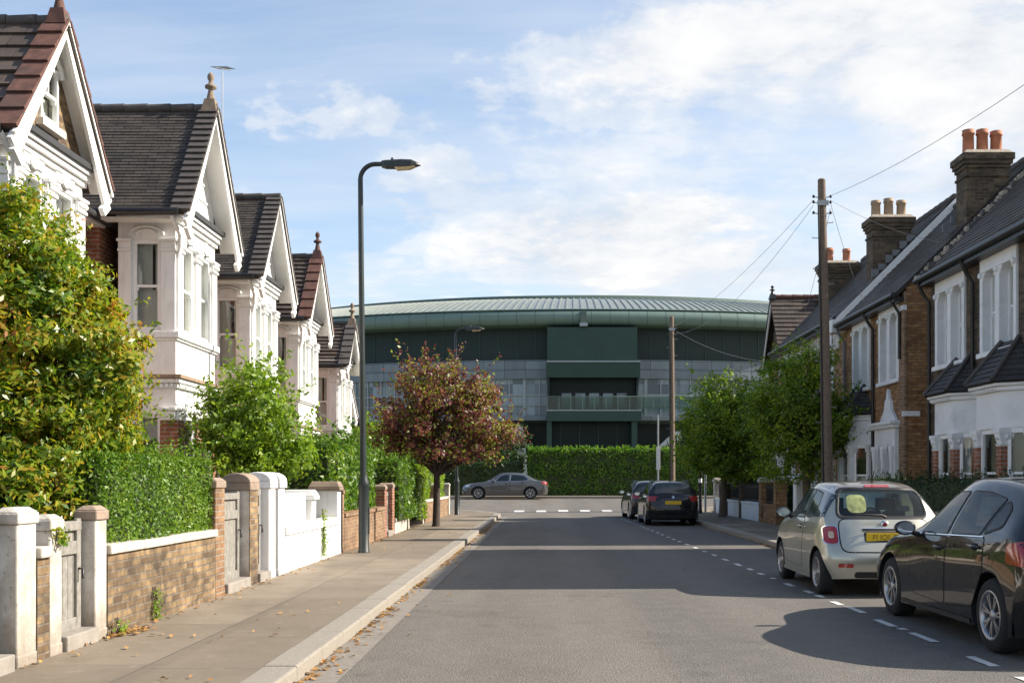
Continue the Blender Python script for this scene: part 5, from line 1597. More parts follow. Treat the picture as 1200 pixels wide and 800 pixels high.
# plants hanging on walls
def tuft(x, y, z, h, w, n, size, mat, label, cat='plant', name='wall_plant'):
    r = empty(name, (x, y, z)); tag(r, label, cat)
    P = np.stack([np.abs(RNG.normal(0, .035, n)) + .01, RNG.normal(0, w, n), -RNG.uniform(0, 1, n)**.8 * h], 1)
    leaves('foliage', P, np.tile([1, 0, .3], (n, 1)), size, .5, mat, r, droop=.6)
    m = MB()
    for k in range(4): m.tube([(.0, w*(k-1.5)*.4, .02), (.02, w*(k-1.5)*.8, -h*.5), (.015, w*(k-1.5), -h*.95)], .005, M['bark'], 5)
    m.build('stem', r)
tuft(-3.89, 19.0, .98, .80, .055, 260, .05, M['l_garden'], 'green trailing plant hanging down the low white wall', 'creeper', 'trailing_plant')
tuft(-3.895, 10.85, .42, .30, .055, 150, .035, M['l_garden'], 'small weed growing on the yellow brick wall', 'weed', 'weed')
tuft(-3.89, 8.70, 1.12, .14, .05, 60, .05, M['l_photinia'], 'tiny fern growing on the slim white pier', 'weed', 'weed')
tuft(-3.85, 9.78, .25, .16, .05, 50, .045, M['l_garden'], 'weed at the foot of the white pier by the yellow wall', 'weed', 'weed')

# right side
GT = 'street trees over the right pavement'
tree('street_tree', (7.05, 29.6, .1),
     [(.0, 0, 3.3, 1.45, 1.35, 1.0), (-.75, 0, 3.6, .95, 1.0, 1.1), (.75, -.1, 2.9, .95, 1.0, .85), (.0, 0, 4.4, .85, .9, .75), (.1, 0, 2.45, 1.3, 1.2, .6), (-.3, .3, 1.8, 1.0, 1.0, .5)],
     460, 50, .28, .10, .5, M['l_street'], 'bark', 'dark green tree whose crown meets the tall wooden pole', group=GT, trunk_r=.11, fork=1.9, limbs=36, rmin=.5, shoots=260, shoot_len=.36)
tree('street_tree', (6.6, 41.0, .1),
     [(0, 0, 3.4, 1.7, 1.8, 1.3), (-.7, 0, 3.0, 1.1, 1.3, 1.0), (.9, -.4, 3.4, 1.4, 1.4, 1.4), (.1, 0, 4.6, 1.25, 1.3, .9), (0, 0, 2.3, 1.75, 1.6, .55), (1.2, -2.2, 3.2, 1.1, 1.5, 1.3), (.4, -.4, 1.8, 1.6, 1.4, .5)],
     560, 48, .36, .12, .5, M['l_street'], 'bark', 'dark green tree standing over the white walls with black railings', group=GT, trunk_r=.13, fork=1.7, limbs=36, rmin=.5, shoots=260, shoot_len=.42)
hedge('privet_hedge', 7.36, 8.02, 17.2, 25.6, .7, 1.52, 9000, .055, .5, M['l_dark'], 'dark unclipped hedge in front of the dark brick bay windows', wob=.10, rnd=.2, shoots=160)
hedge('dark_hedge', 7.5, 8.1, 34.3, 45.5, .5, 1.5, 6000, .08, .5, M['l_dark'], 'dark hedge behind the black railings', wob=.08, rnd=.2, shoots=60)
# far side of the cross street
hedge('beech_hedge', -1.1, 26, 64.2, 66.2, .45, 3.35, 30000, .17, .55, M['l_far'], 'long tall clipped hedge running across the end of the street', wob=.12, rnd=.3, shoots=420)
hedge('dark_hedge', -30, -1.4, 64.6, 66.4, .45, 2.6, 12000, .2, .55, M['l_dark'], 'dark far hedge behind the grey saloon car', wob=.2, rnd=.4, shoots=80)
tree('dark_shrub', (-2.4, 67.5, .45), [(0, 0, 2.6, 1.6, 1.2, 2.0), (-2.0, 0, 2.2, 1.6, 1.2, 1.8)], 90, 40, .5, .2, .5, M['l_dark'], 'bark_dark', 'dark shrub beside the pale stadium support', 'shrub', trunk_r=.1, fork=1, limbs=12, shoots=40)
tree('dark_shrub', (13.5, 68.5, .45), [(0, 0, 2.2, 1.8, 1.2, 1.9), (2.4, 0, 2.6, 1.8, 1.2, 2.2)], 80, 36, .5, .2, .5, M['l_dark'], 'bark_dark', 'dark shrub behind the right street trees', 'shrub', trunk_r=.1, fork=1, limbs=12, shoots=40)
# ------------------------------------------------------------------ cars: local +x forward, +y left, z up from the road
def cr(P, sub):
    """Catmull-Rom through the rows of P (K,...) -> refined rows"""
    K = len(P); out = []
    for i in range(K - 1):
        p0 = P[max(i-1, 0)]; p1 = P[i]; p2 = P[i+1]; p3 = P[min(i+2, K-1)]
        for s in range(sub):
            t = s / sub
            out.append(.5*((2*p1) + (p2 - p0)*t + (2*p0 - 5*p1 + 4*p2 - p3)*t*t + (-p0 + 3*p1 - 3*p2 + p3)*t**3))
    out.append(P[-1])
    return np.array(out)

def round_poly(poly, r, n=4):
    out = []
    k = len(poly)
    for i in range(k):
        p, a, b = Vector(poly[i]), Vector(poly[i-1]), Vector(poly[(i+1) % k])
        da, db = (a - p), (b - p)
        ra = min(r, da.length*.45); rb = min(r, db.length*.45)
        s, e = p + da.normalized()*ra, p + db.normalized()*rb
        for j in range(n + 1):
            t = j/n; q = s.lerp(p, t).lerp(p.lerp(e, t), t); out.append((q.x, q.y))
    return out

class Car:
    def __init__(s, name, label, q, paintm, roofm=None):
        s.q = q
        s.root = empty(name, (0, 0, 0)); s.root['label'] = label; s.root['category'] = 'car'
        s.paint = M[paintm]; s.roofm = M[roofm] if roofm else s.paint
        s.cutters = []
        s.clear = False
        s.body()
    def cage(s):
        q = s.q; F, Rr = q['L']/2, -q['L']/2; w = q['W']/2
        zb = lambda x: q['belt_r'] + (q['belt_f'] - q['belt_r']) * min(1, max(0, (x - Rr) / (F - Rr)))
        zs = q.get('sill', .20); zm = q.get('mid', .56)
        rw = q['rw']; sh = q.get('shoulder', .955)
        S = []
        z1 = q['zbump_f']; zh = q['zhood']
        S.append([(F-.10,0,zs),(F-.11,.5*w,zs),(F-.20,.78*w,zs),(F-.30,.90*w,zs),(F-.42,.955*w,zs),(F-.60,.97*w,zs)])
        S.append([(F,0,z1),(F-.03,.5*w,z1),(F-.14,.80*w,z1),(F-.27,.94*w,z1-.02),(F-.42,.99*w,z1-.08),(F-.62,.985*w,zs+.05)])
        S.append([(F-q['nose'],0,zh),(F-q['nose']-.03,.5*w,zh-.01),(F-q['nose']-.14,.76*w,zh-.03),(F-q['nose']-.2,.93*w,zh-.10),(F-.52,w*.995,zm+.02),(F-.66,.985*w,zs+.04)])
        xm = (F - q['nose'] + q['cowl'][0]) / 2; zmid = (zh + q['cowl'][1]) / 2 + .03
        S.append([(xm,0,zmid),(xm,.5*w,zmid-.01),(xm-.05,.76*w,zmid-.035),(xm-.06,.945*w,zb(xm)-.07),(xm-.05,w,zm),(xm-.05,.985*w,zs)])
        xc, zc = q['cowl']
        S.append([(xc,0,zc),(xc-.03,.48*w,zc-.005),(xc-.14,.80*w,zc-.01),(xc-.17,sh*w,zb(xc)-.015),(xc-.15,w,zm),(xc-.15,.985*w,zs)])
        xr, zr = q['wtop']
        S.append([(xr,0,zr),(xr-.03,.40*w,zr-.015),(xr-.10,rw*w,zr-.075),(xr-.16,sh*w,zb(xr)),(xr-.16,w,zm),(xr-.16,.985*w,zs)])
        xq = q['roofmid']; H = q['H']
        S.append([(xq,0,H),(xq,.42*w,H-.012),(xq,rw*w,H-.085),(xq,sh*w,zb(xq)),(xq,w,zm),(xq,.985*w,zs)])
        xe, ze = q['rtop']
        S.append([(xe,0,ze),(xe+.01,.42*w,ze-.012),(xe+.05,rw*w*.985,ze-.085),(xe+.06,sh*w,zb(xe)),(xe+.06,w,zm),(xe+.06,.985*w,zs)])
        xg, zg_ = q['rgl']
        k = q.get('rgl_w', .80)
        S.append([(xg,0,zg_),(xg+.02,.46*w,zg_),(xg+.10,k*w,zg_-.005),(xg+.20,sh*w*.99,zb(xg)-.01),(xg+.24,w*.998,zm),(xg+.24,.985*w,zs)])
        xt, zt = q['tail']
        S.append([(xt,0,zt),(xt+.02,.48*w,zt-.005),(xt+.09,.80*w,zt-.03),(xt+.18,.945*w,zt-.07),(xt+.30,.995*w,zm-.01),(xt+.34,.985*w,zs)])
        zk = q['zbump_r']
        S.append([(Rr,0,zk),(Rr+.02,.52*w,zk),(Rr+.10,.82*w,zk),(Rr+.20,.945*w,zk-.02),(Rr+.34,.985*w,zk-.06),(Rr+.44,.98*w,zs+.03)])
        S.append([(Rr+.07,0,zs+.05),(Rr+.08,.5*w,zs+.05),(Rr+.16,.78*w,zs+.04),(Rr+.25,.90*w,zs+.03),(Rr+.36,.955*w,zs+.01),(Rr+.50,.97*w,zs)])
        return np.array(S, float)
    def body(s):
        q = s.q
        C = s.cage()
        G = cr(C, 7); G = np.swapaxes(cr(np.swapaxes(G, 0, 1), 6), 0, 1)
        nu, nv = G.shape[:2]
        G[:, 0, 1] = 0
        bm = bmesh.new()
        Lv = [[bm.verts.new(G[i, j]) for j in range(nv)] for i in range(nu)]
        Rv = [[Lv[i][0]] + [bm.verts.new((G[i, j, 0], -G[i, j, 1], G[i, j, 2])) for j in range(1, nv)] for i in range(nu)]
        for i in range(nu - 1):
            for j in range(nv - 1):
                bm.faces.new((Lv[i][j], Lv[i][j+1], Lv[i+1][j+1], Lv[i+1][j]))
                bm.faces.new((Rv[i][j], Rv[i+1][j], Rv[i+1][j+1], Rv[i][j+1]))
        # floor
        for i in range(nu - 1):
            bm.faces.new((Lv[i][-1], Rv[i][-1], Rv[i+1][-1], Lv[i+1][-1]))
        ends = [e for e in bm.edges if e.is_boundary]
        bmesh.ops.holes_fill(bm, edges=ends, sides=0)
        bmesh.ops.recalc_face_normals(bm, faces=bm.faces)
        s.bvh = BVHTree.FromBMesh(bm)
        me = bpy.data.meshes.new('body'); bm.to_mesh(me); bm.free()
        tmp = link_mesh('body', me)
        r = q['wr'] + .055
        s.tmp, s.r = tmp, r
    def cavity(s):
        q = s.q; w = q['W']/2; fl = .46
        wb, wt = q.get('shoulder', .955)*w - .085, q['rw']*w - .05
        xc, zc = q['cowl']; xr, zr = q['wtop']; xe, ze = q['rtop']; xg, zg_ = q['rgl']
        prof = [(xc - .35, fl, wb), (xc - .35, zc - .12, wb), (xr - .12, zr - .10, wt), (q['roofmid'], q['H'] - .085, wt), (xe + .06, ze - .10, wt), (xg + .22, zg_ - .06, wb - .10), (xg + .30, fl, wb - .05)]
        m = MB(); n = len(prof)
        vs = [(x, y, z) for x, z, y in prof] + [(x, -y, z) for x, z, y in prof]
        fs = [list(range(n)), [i + n for i in range(n)][::-1]] + [(i, i + n, (i + 1) % n + n, (i + 1) % n) for i in range(n)]
        m.mesh(vs, fs, M['plastic'])
        return m
    def close(s):
        """cut the wheel arches, and for a clear-glazed car the cabin and its window openings"""
        best = None
        for attempt in range(6):
            me2 = s.cut_arches(s.tmp, s.r, attempt)
            if len(me2.polygons) > 1500: best = me2; break
        if s.clear:
            stage = link_mesh('stage', best)
            for k, mk in enumerate([s.cavity()] + s.cutters):
                cb = mk.build('cutter')
                bmc = bmesh.new(); bmc.from_mesh(cb.data); bmesh.ops.triangulate(bmc, faces=[f for f in bmc.faces if len(f.verts) > 4]); bmesh.ops.recalc_face_normals(bmc, faces=bmc.faces); bmc.to_mesh(cb.data); bmc.free()
                md = stage.modifiers.new('cut', 'BOOLEAN'); md.operation = 'DIFFERENCE'; md.solver = 'EXACT'; md.object = cb
                dg = bpy.context.evaluated_depsgraph_get(); dg.update()
                nm = bpy.data.meshes.new_from_object(stage.evaluated_get(dg))
                stage.modifiers.clear(); bpy.data.objects.remove(cb)
                if len(nm.polygons) > 1000: stage.data = nm
                else: print('CUT FAILED', s.root.name, k)
            best = stage.data; bpy.data.objects.remove(stage)
            s.seats()
        bpy.data.objects.remove(s.tmp)
        s.finish(best, s.r)
    def seats(s):
        q = s.q
        for y in (.36, -.36):
            m = MB(); x = q['roofmid'] + .12
            m.prism([(x, .5), (x + .12, .5), (x - .02, 1.0), (x - .09, 1.06), (x - .15, 1.02)], 'y', y - .23, y + .23, M['seatcloth'])
            m.box(x, x + .5, y - .23, y + .23, .48, .60, M['seatcloth'])
            m.box(x - .17, x - .07, y - .13, y + .13, 1.09, 1.25, M['seatcloth']); m.tube([(x - .12, y - .05, 1.0), (x - .12, y - .05, 1.1)], .01, M['chrome'], 6); m.tube([(x - .12, y + .05, 1.0), (x - .12, y + .05, 1.1)], .01, M['chrome'], 6)
            m.build('seat', s.root, bevel=.03)
        m = MB(); x = q['rtop'][0] + .32
        m.prism([(x, .5), (x + .12, .5), (x - .02, .96), (x - .12, .98)], 'y', -.55, .55, M['seatcloth'])
        for y in (-.33, .33): m.box(x - .12, x - .03, y - .12, y + .12, 1.0, 1.12, M['seatcloth'])
        m.build('rear_seat', s.root, bevel=.03)
        m = MB(); xw = q['cowl'][0] - .52
        pts = [Vector((xw + .06*math.sin(a), -.36 + .18*math.cos(a), .93 + .16*math.sin(a))) for a in [2*math.pi*k/20 for k in range(21)]]
        m.tube(pts, .016, M['plastic'], 6, False); m.tube([(xw, -.54, .93), (xw, -.18, .93)], .014, M['plastic'], 6); m.tube([(xw, -.36, .93), (xw + .25, -.36, .86)], .03, M['plastic'], 6)
        m.build('steering_wheel', s.root)
        m = MB(); m.box(q['cowl'][0] - .42, q['cowl'][0] - .355, -.6, .6, .7, .93, M['plastic']); m.build('dashboard', s.root)
    def cut_arches(s, tmp, r, attempt):
        q = s.q
        cut = MB()
        dj = attempt * .0037
        for ax in (q['axle_f'], q['axle_r']):
            for sg in (-1, 1):
                y0, y1 = sg*(q['W']/2 - .30 + dj), sg*(q['W']/2 + .2)
                n = 36
                prof = [(ax + r*math.cos(2*math.pi*(k + dj*40)/n), q['wr'] + r*math.sin(2*math.pi*(k + dj*40)/n)) for k in range(n)]
                cut.prism(prof, 'y', min(y0, y1), max(y0, y1), M['plastic'])
        cb = cut.build('cutter')
        bmc = bmesh.new(); bmc.from_mesh(cb.data); bmesh.ops.recalc_face_normals(bmc, faces=bmc.faces); bmc.to_mesh(cb.data); bmc.free()
        md = tmp.modifiers.new('arch', 'BOOLEAN'); md.operation = 'DIFFERENCE'; md.solver = 'EXACT' if attempt < 4 else 'FAST'; md.use_self = attempt in (2, 3); md.object = cb
        dg = bpy.context.evaluated_depsgraph_get(); dg.update()
        me2 = bpy.data.meshes.new_from_object(tmp.evaluated_get(dg))
        tmp.modifiers.clear(); bpy.data.objects.remove(cb)
        return me2
    def finish(s, me2, r):
        q = s.q
        me2.materials.clear(); me2.materials.append(s.paint); me2.materials.append(M['plastic']); me2.materials.append(s.roofm)
        w = q['W']/2
        for p in me2.polygons:
            c = p.center; p.use_smooth = True; p.material_index = 0
            if c.z < q.get('sill', .2) + .012: p.material_index = 1
            for ax in (q['axle_f'], q['axle_r']):
                if abs(c.y) > w - .31 and abs(math.hypot(c.x - ax, c.z - q['wr']) - r) < .006 and abs(p.normal.y) < .5: p.material_index = 1
                if abs(abs(c.y) - (w - .30)) < .02 and abs(p.normal.y) > .9 and math.hypot(c.x - ax, c.z - q['wr']) < r + .01: p.material_index = 1
            if s.roofm is not s.paint and c.z > q['H'] - .10 and abs(c.y) < q['rw']*w*.97 and c.x < q['wtop'][0] - .02 and c.x > q['rtop'][0] + .0: p.material_index = 2
        me2.set_sharp_from_angle(angle=R(38))
        s.b = link_mesh('body', me2, s.root)
    def patch(s, name, poly, mode, mat, off=.004, parent=None, grid=.05, r=0.0, thick=True):
        """polygon in (x,z) for side 'l'/'r', (y,z) for 'rear'/'front', (x,y) for 'top'; laid on the body surface"""
        if r: poly = round_poly(poly, r)
        bm = bmesh.new()
        vs = [bm.verts.new((a, b, 0)) for a, b in poly]
        bm.faces.new(vs)
        for ax in (0, 1):
            lo, hi = min(p[ax] for p in poly), max(p[ax] for p in poly)
            k = max(1, int((hi - lo) / grid))
            for t in range(1, k):
                no = (1, 0, 0) if ax == 0 else (0, 1, 0)
                co = [0, 0, 0]; co[ax] = lo + (hi - lo)*t/k
                bmesh.ops.bisect_plane(bm, geom=bm.verts[:] + bm.edges[:] + bm.faces[:], plane_co=co, plane_no=no)
        for v in list(bm.verts):
            a, b = v.co.x, v.co.y
            if mode == 'l': o, d = Vector((a, 3, b)), Vector((0, -1, 0))
            elif mode == 'r': o, d = Vector((a, -3, b)), Vector((0, 1, 0))
            elif mode == 'rear': o, d = Vector((-6, a, b)), Vector((1, 0, 0))
            elif mode == 'front': o, d = Vector((6, a, b)), Vector((-1, 0, 0))
            else: o, d = Vector((a, b, 4)), Vector((0, 0, -1))
            h, nrm, i, dist = s.bvh.ray_cast(o, d)
            if h is None: bm.verts.remove(v); continue
            if nrm.dot(d) > 0: nrm = -nrm
            v.co = h + nrm * off
        bmesh.ops.recalc_face_normals(bm, faces=bm.faces)
        for f in bm.faces:
            f.smooth = True
        # make all normals look outwards
        cc = Vector((0, 0, .7))
        tot = sum((f.calc_center_median() - cc).dot(f.normal) for f in bm.faces)
        if tot < 0: bmesh.ops.reverse_faces(bm, faces=bm.faces)
        me = bpy.data.meshes.new(name); bm.to_mesh(me); bm.free()
        me.materials.append(mat)
        return link_mesh(name, me, parent or s.root)
    def ring(s, name, inner, outer, mode, mat, off, parent, r):
        a, b = round_poly(inner, r), round_poly(outer, r*1.3)
        A, B = [], []
        n = len(a)
        for i in range(n):
            p, q, u, v = Vector(a[i]), Vector(a[(i+1) % n]), Vector(b[i]), Vector(b[(i+1) % n])
            k = max(1, int((q - p).length / .04))
            for t in range(k): A.append(p.lerp(q, t/k)); B.append(u.lerp(v, t/k))
        C_ = [(0.97*x + .03*y) for x, y in zip(A, B)]
        rows = []
        for L, o in ((A, off*.4), (C_, off + .004), (B, off)):
            row = []
            for p in L:
                if mode == 'l': og, d = Vector((p.x, 3, p.y)), Vector((0, -1, 0))
                elif mode == 'r': og, d = Vector((p.x, -3, p.y)), Vector((0, 1, 0))
                elif mode == 'rear': og, d = Vector((-6, p.x, p.y)), Vector((1, 0, 0))
                else: og, d = Vector((6, p.x, p.y)), Vector((-1, 0, 0))
                h, nrm, _, _ = s.bvh.ray_cast(og, d)
                if h is None: return None
                if nrm.dot(d) > 0: nrm = -nrm
                row.append(h + nrm*o)
            rows.append(row)
        m = MB(); N = len(A)
        m.mesh(rows[0] + rows[1] + rows[2], [(j*N + i, j*N + (i+1) % N, (j+1)*N + (i+1) % N, (j+1)*N + i) for j in range(2) for i in range(N)], mat, True)
        return m.build(name, parent)
    def both(s, name, poly, mat, off, **kw):
        return [s.patch(name, poly, m, mat, off, **kw) for m in ('l', 'r')]
    def window(s, poly, modes, glass, r=.04, grow=.022, name='side_window', trim='plastic'):
        for m in modes:
            if s.clear:
                pr = round_poly(poly, r); k = MB(); q = s.q
                if m in 'lr':
                    sg = 1 if m == 'l' else -1; k.prism(pr, 'y', sg*.42, sg*1.6, M['plastic'])
                elif m == 'rear': k.prism(pr, 'x', -3.0, q['rtop'][0] + .16, M['plastic'])
                else: k.prism(pr, 'x', q['wtop'][0] - .16, 3.0, M['plastic'])
                s.cutters.append(k)
            w = s.patch(name, poly, m, M['clearglass'] if s.clear else glass, .0065, r=r)
            c = Vector((sum(p[0] for p in poly)/len(poly), sum(p[1] for p in poly)/len(poly)))
            g = []
            k = len(poly)
            for i in range(k):
                p, a, b = Vector(poly[i]), Vector(poly[i-1]), Vector(poly[(i+1) % k])
                n1 = (p - a).orthogonal().normalized(); n2 = (b - p).orthogonal().normalized()
                if n1.dot(p - c) < 0: n1 = -n1
                if n2.dot(p - c) < 0: n2 = -n2
                n = (n1 + n2); n = n / max(.35, n.length_squared) * 2
                g.append(tuple(p + n*grow*.8))
            s.ring('window_seal', poly, g, m, M[trim], .0050, w, r)
    def door(s, poly, handle, modes=('l', 'r')):
        for m in modes:
            c = Vector((sum(p[0] for p in poly)/len(poly), sum(p[1] for p in poly)/len(poly)))
            d = s.patch('door', poly, m, s.paint, .0030, r=.07, grid=.04)
            g = [tuple(Vector(p) + (Vector(p) - c).normalized()*.013) for p in poly]
            s.patch('door_gap', g, m, M['seam'], .0014, parent=d, r=.075, grid=.04)
            if handle:
                sg = 1 if m == 'l' else -1
                h, nrm, _, _ = s.bvh.ray_cast(Vector((handle[0], 3*sg, handle[1])), Vector((0, -sg, 0)))
                k = MB()
                k.tube([h + Vector((-.10, sg*.006, 0)), h + Vector((-.08, sg*.035, .004)), h + Vector((.07, sg*.035, .004)), h + Vector((.09, sg*.006, 0))], [.012, .014, .013, .011], s.paint, 8)
                k.build('handle', d)
                s.patch('handle_recess', [(handle[0]-.07, handle[1]-.035), (handle[0]+.06, handle[1]-.035), (handle[0]+.06, handle[1]+.03), (handle[0]-.07, handle[1]+.03)], m, M['seam'], .0045, parent=d, r=.03)
    def wheels(s, rim='alloy', spokes=5, twin=False, width=.20):
        q = s.q; wr = q['wr']
        for ax in (q['axle_f'], q['axle_r']):
            for sg in (-1, 1):
                yo = sg*(q['W']/2 - .012)
                w = empty('wheel', (ax, yo, wr), 0 if sg > 0 else math.pi); w.parent = s.root
                m = MB(); rr = wr*.66
                m.lathe([(rr, -.005), (rr + .02, .0), (wr*.92, -.008), (wr*.985, -.035), (wr, -.06), (wr, -width + .04), (wr*.97, -width), (rr, -width)], (0, 0, 0), M['tyre'], 40, 'y')
                m.build('tyre', w)
                m = MB(); A = M[rim]
                m.lathe([(rr + .004, -.002), (rr - .004, .003), (rr - .02, -.004), (rr - .03, -.03), (rr - .035, -.12)], (0, 0, 0), A, 40, 'y')
                m.lathe([(rr - .03, -.11), (.05, -.115), (0, -.115)], (0, 0, 0), M['plastic'], 24, 'y')
                m.lathe([(.052, -.035), (.048, -.018), (.03, -.012), (0, -.010)], (0, 0, 0), A, 16, 'y')
                for k in range(spokes):
                    a0 = 2*math.pi*k/spokes + .3
                    for da in ((-.13, .13) if twin else (0,)):
                        a = a0 + da; ca, sa = math.cos(a0), math.sin(a0); c2, s2 = math.cos(a), math.sin(a)
                        wi, wo = .011, (.0095 if twin else .026)
                        t = (-sa, ca); t2 = (-s2, c2)
                        p = [(.045*ca + wi*t[0], .045*sa + wi*t[1]), ((rr-.012)*c2 + wo*t2[0], (rr-.012)*s2 + wo*t2[1]), ((rr-.012)*c2 - wo*t2[0], (rr-.012)*s2 - wo*t2[1]), (.045*ca - wi*t[0], .045*sa - wi*t[1])]
                        vs = [(x, y_, z) for (x, z), y_ in zip(p, (-.02, -.012, -.012, -.02))] + [(x, y_, z) for (x, z), y_ in zip(p, (-.06, -.05, -.05, -.06))]
                        m.mesh(vs, [(0,1,2,3), (7,6,5,4), (0,4,5,1), (1,5,6,2), (2,6,7,3), (3,7,4,0)], A)
                m.build('rim', w)
    def mirror(s, x, z, mat=None):
        for sg in (1, -1):
            h, nrm, _, _ = s.bvh.ray_cast(Vector((x, 3*sg, z)), Vector((0, -sg, 0)))
            b = h.y
            m = MB(); pr = [(0, -.06), (.055, -.05), (.085, -.01), (.09, .025), (.08, .045), (.0, .047)]
            vs = []; fs = []; n = 16
            for r_, d in pr:
                for k in range(n):
                    a = 2*math.pi*k/n; vs.append((x - d, b + sg*(.135 + r_*1.25*math.cos(a)), z + .075 + r_*.85*math.sin(a)))
            fs = [(i*n+k, i*n+(k+1)%n, (i+1)*n+(k+1)%n, (i+1)*n+k) for i in range(len(pr)-1) for k in range(n)]
            m.mesh(vs, fs, mat or s.paint, True)
            m.tube([(x, b - sg*.02, z + .0), (x + .005, b + sg*.10, z + .05)], [.03, .022], M['plastic'], 8)
            o = m.build('wing_mirror', s.root)
            k = MB(); k.lathe([(.073, 0), (.0, .001)], (0, 0, 0), M['chrome'], 16, 'x')
            g = k.build('mirror_glass', o, (x - .0485, b + sg*.135, z + .075)); g.scale = (1, 1.22, .83)
    def rear_box(s, name, y0, y1, z0, z1, mat, off=.004, r=.02, parent=None): return s.patch(name, [(y0, z0), (y1, z0), (y1, z1), (y0, z1)], 'rear', mat, off, r=r, parent=parent)
    def plate(s, yc, zc, w=.52, h=.112, text=None):
        hit, nrm, _, _ = s.bvh.ray_cast(Vector((-6, yc, zc)), Vector((1, 0, 0)))
        m = MB(); m.box(-.012, 0, -w/2, w/2, -h/2, h/2, M['plate'])
        o = m.build('number_plate', s.root, (hit.x - .012, yc, zc), bevel=.003)
        if text:
            cu = bpy.data.curves.new('lettering', 'FONT'); cu.body = text; cu.resolution_u = 3; cu.size = .095; cu.align_x = 'CENTER'; cu.align_y = 'CENTER'; cu.extrude = .0008
            t = bpy.data.objects.new('lettering', cu); COL.objects.link(t); t.parent = o
            cu.materials.append(M['plate_text'])
            me = bpy.data.meshes.new_from_object(t.evaluated_get(bpy.context.evaluated_depsgraph_get()))
            bpy.data.objects.remove(t); bpy.data.curves.remove(cu)
            t = link_mesh('lettering', me, o, (-.0135, 0, 0)); t.rotation_euler = (R(90), 0, R(-90))
        return o
    def place(s, x, y, rz, z=0.0):
        s.close()
        s.root.location = (x, y, z); s.root.rotation_euler = (0, 0, rz)

def tri(m, c, r, mat):
    pass

# ---- nearest car: glossy black hatchback
q = dict(L=4.35, W=1.80, H=1.53, wr=.325, axle_f=1.33, axle_r=-1.31, sill=.19, mid=.56, belt_f=.90, belt_r=1.00, rw=.66, nose=.16, zhood=.74, zbump_f=.5,
         cowl=(.92, 1.0), wtop=(.18, 1.455), roofmid=-.45, rtop=(-1.35, 1.43), rgl=(-1.83, 1.08), tail=(-2.07, .90), zbump_r=.60, rgl_w=.78)
c = Car('hatchback', 'glossy black five door hatchback with dark alloy wheels beside the kerb', q, 'p_black'); c.clear = True
c.window([(.42, .965), (-.25, .985), (-.31, 1.385), (-.02, 1.375), (.16, 1.28)], 'lr', M['carglass'], grow=.014)
c.window([(-.36, .99), (-1.02, 1.015), (-1.10, 1.325), (-.75, 1.38), (-.39, 1.39)], 'lr', M['carglass'], grow=.014)
c.window([(-1.09, 1.03), (-1.36, 1.10), (-1.30, 1.23), (-1.16, 1.305)], 'lr', M['carglass'])
c.window([(-.52, 1.08), (.52, 1.08), (.47, 1.32), (-.47, 1.32)], ['rear'], M['carglass'], name='rear_window')
c.window([(-.62, 1.03), (.62, 1.03), (.52, 1.33), (-.52, 1.33)], ['front'], M['carglass'], name='windscreen')
c.door([(.62, .34), (-.27, .31), (-.29, .955), (.50, .935), (.66, .70)], (-.12, .845))
c.door([(-.31, .31), (-.93, .36), (-1.18, .72), (-1.14, .99), (-.33, .96)], (-.98, .90))
for m_ in 'lr': c.patch('side_skirt', [(.93, .20), (-.90, .20), (-.90, .245), (.93, .245)], m_, M['plastic'], .008)
for m_ in 'lr': c.patch('waist_trim', [(.50, .945), (-1.10, .990), (-1.10, 1.0), (.50, .955)], m_, M['chrome'], .009)
for m_ in 'lr': c.patch('tail_light', [(-1.62, .80), (-2.04, .78), (-2.06, .94), (-1.80, .99), (-1.60, .96)], m_, M['redlens'], .006, r=.03)
for sg in (-1, 1): c.rear_box('tail_light', sg*.62, sg*.83, .80, .94, M['redlens'], .006, .03)
for m_ in 'lr': c.patch('headlight', [(1.66, .66), (2.0, .62), (1.98, .70), (1.72, .76)], m_, M['headlens'], .006, r=.03)
c.rear_box('rear_bumper', -.72, .72, .25, .42, M['plastic'], .006, .06)
c.patch('front_grille', [(-.3, .30), (.3, .30), (.36, .46), (-.36, .46)], 'front', M['plastic'], .006, r=.05)
c.plate(0, .70)
c.wheels('alloy', 7, True, .21); c.mirror(.56, .93)
c.place(4.72, 10.80, math.pi/2 + .012)

# ---- small pale hatchback with rounded body
q = dict(L=3.55, W=1.63, H=1.49, wr=.292, axle_f=1.05, axle_r=-1.25, sill=.19, mid=.56, belt_f=.92, belt_r=.99, rw=.70, nose=.20, zhood=.80, zbump_f=.48,
         cowl=(.80, 1.02), wtop=(.28, 1.42), roofmid=-.40, rtop=(-1.22, 1.41), rgl=(-1.53, 1.00), tail=(-1.64, .80), zbump_r=.50, rgl_w=.83, shoulder=.94)
c = Car('small_hatchback', 'pale champagne three door small hatchback parked ahead of the black one', q, 'p_champ', 'p_roof'); c.clear = True
c.window([(.42, .985), (-.42, .995), (-.46, 1.36), (.02, 1.355), (.22, 1.26)], 'lr', M['carglass_light'])
c.window([(-.52, 1.0), (-.98, 1.03), (-.98, 1.16), (-.86, 1.31), (-.54, 1.355)], 'lr', M['carglass_light'])
for m_ in 'lr': c.patch('pillar_reflection', [(-1.0, 1.01), (-1.38, 1.02), (-1.28, 1.30), (-.9, 1.36), (-.45, 1.395), (.05, 1.385), (.05, 1.365), (-.5, 1.372), (-.87, 1.325), (-1.0, 1.16)], m_, M['p_dark'], .0052)  # dark reflection on the rear pillar, put into the colour
c.window([(-.56, 1.03), (.56, 1.03), (.50, 1.36), (-.50, 1.36)], ['rear'], M['carglass_light'], name='rear_window', r=.09, grow=.05)
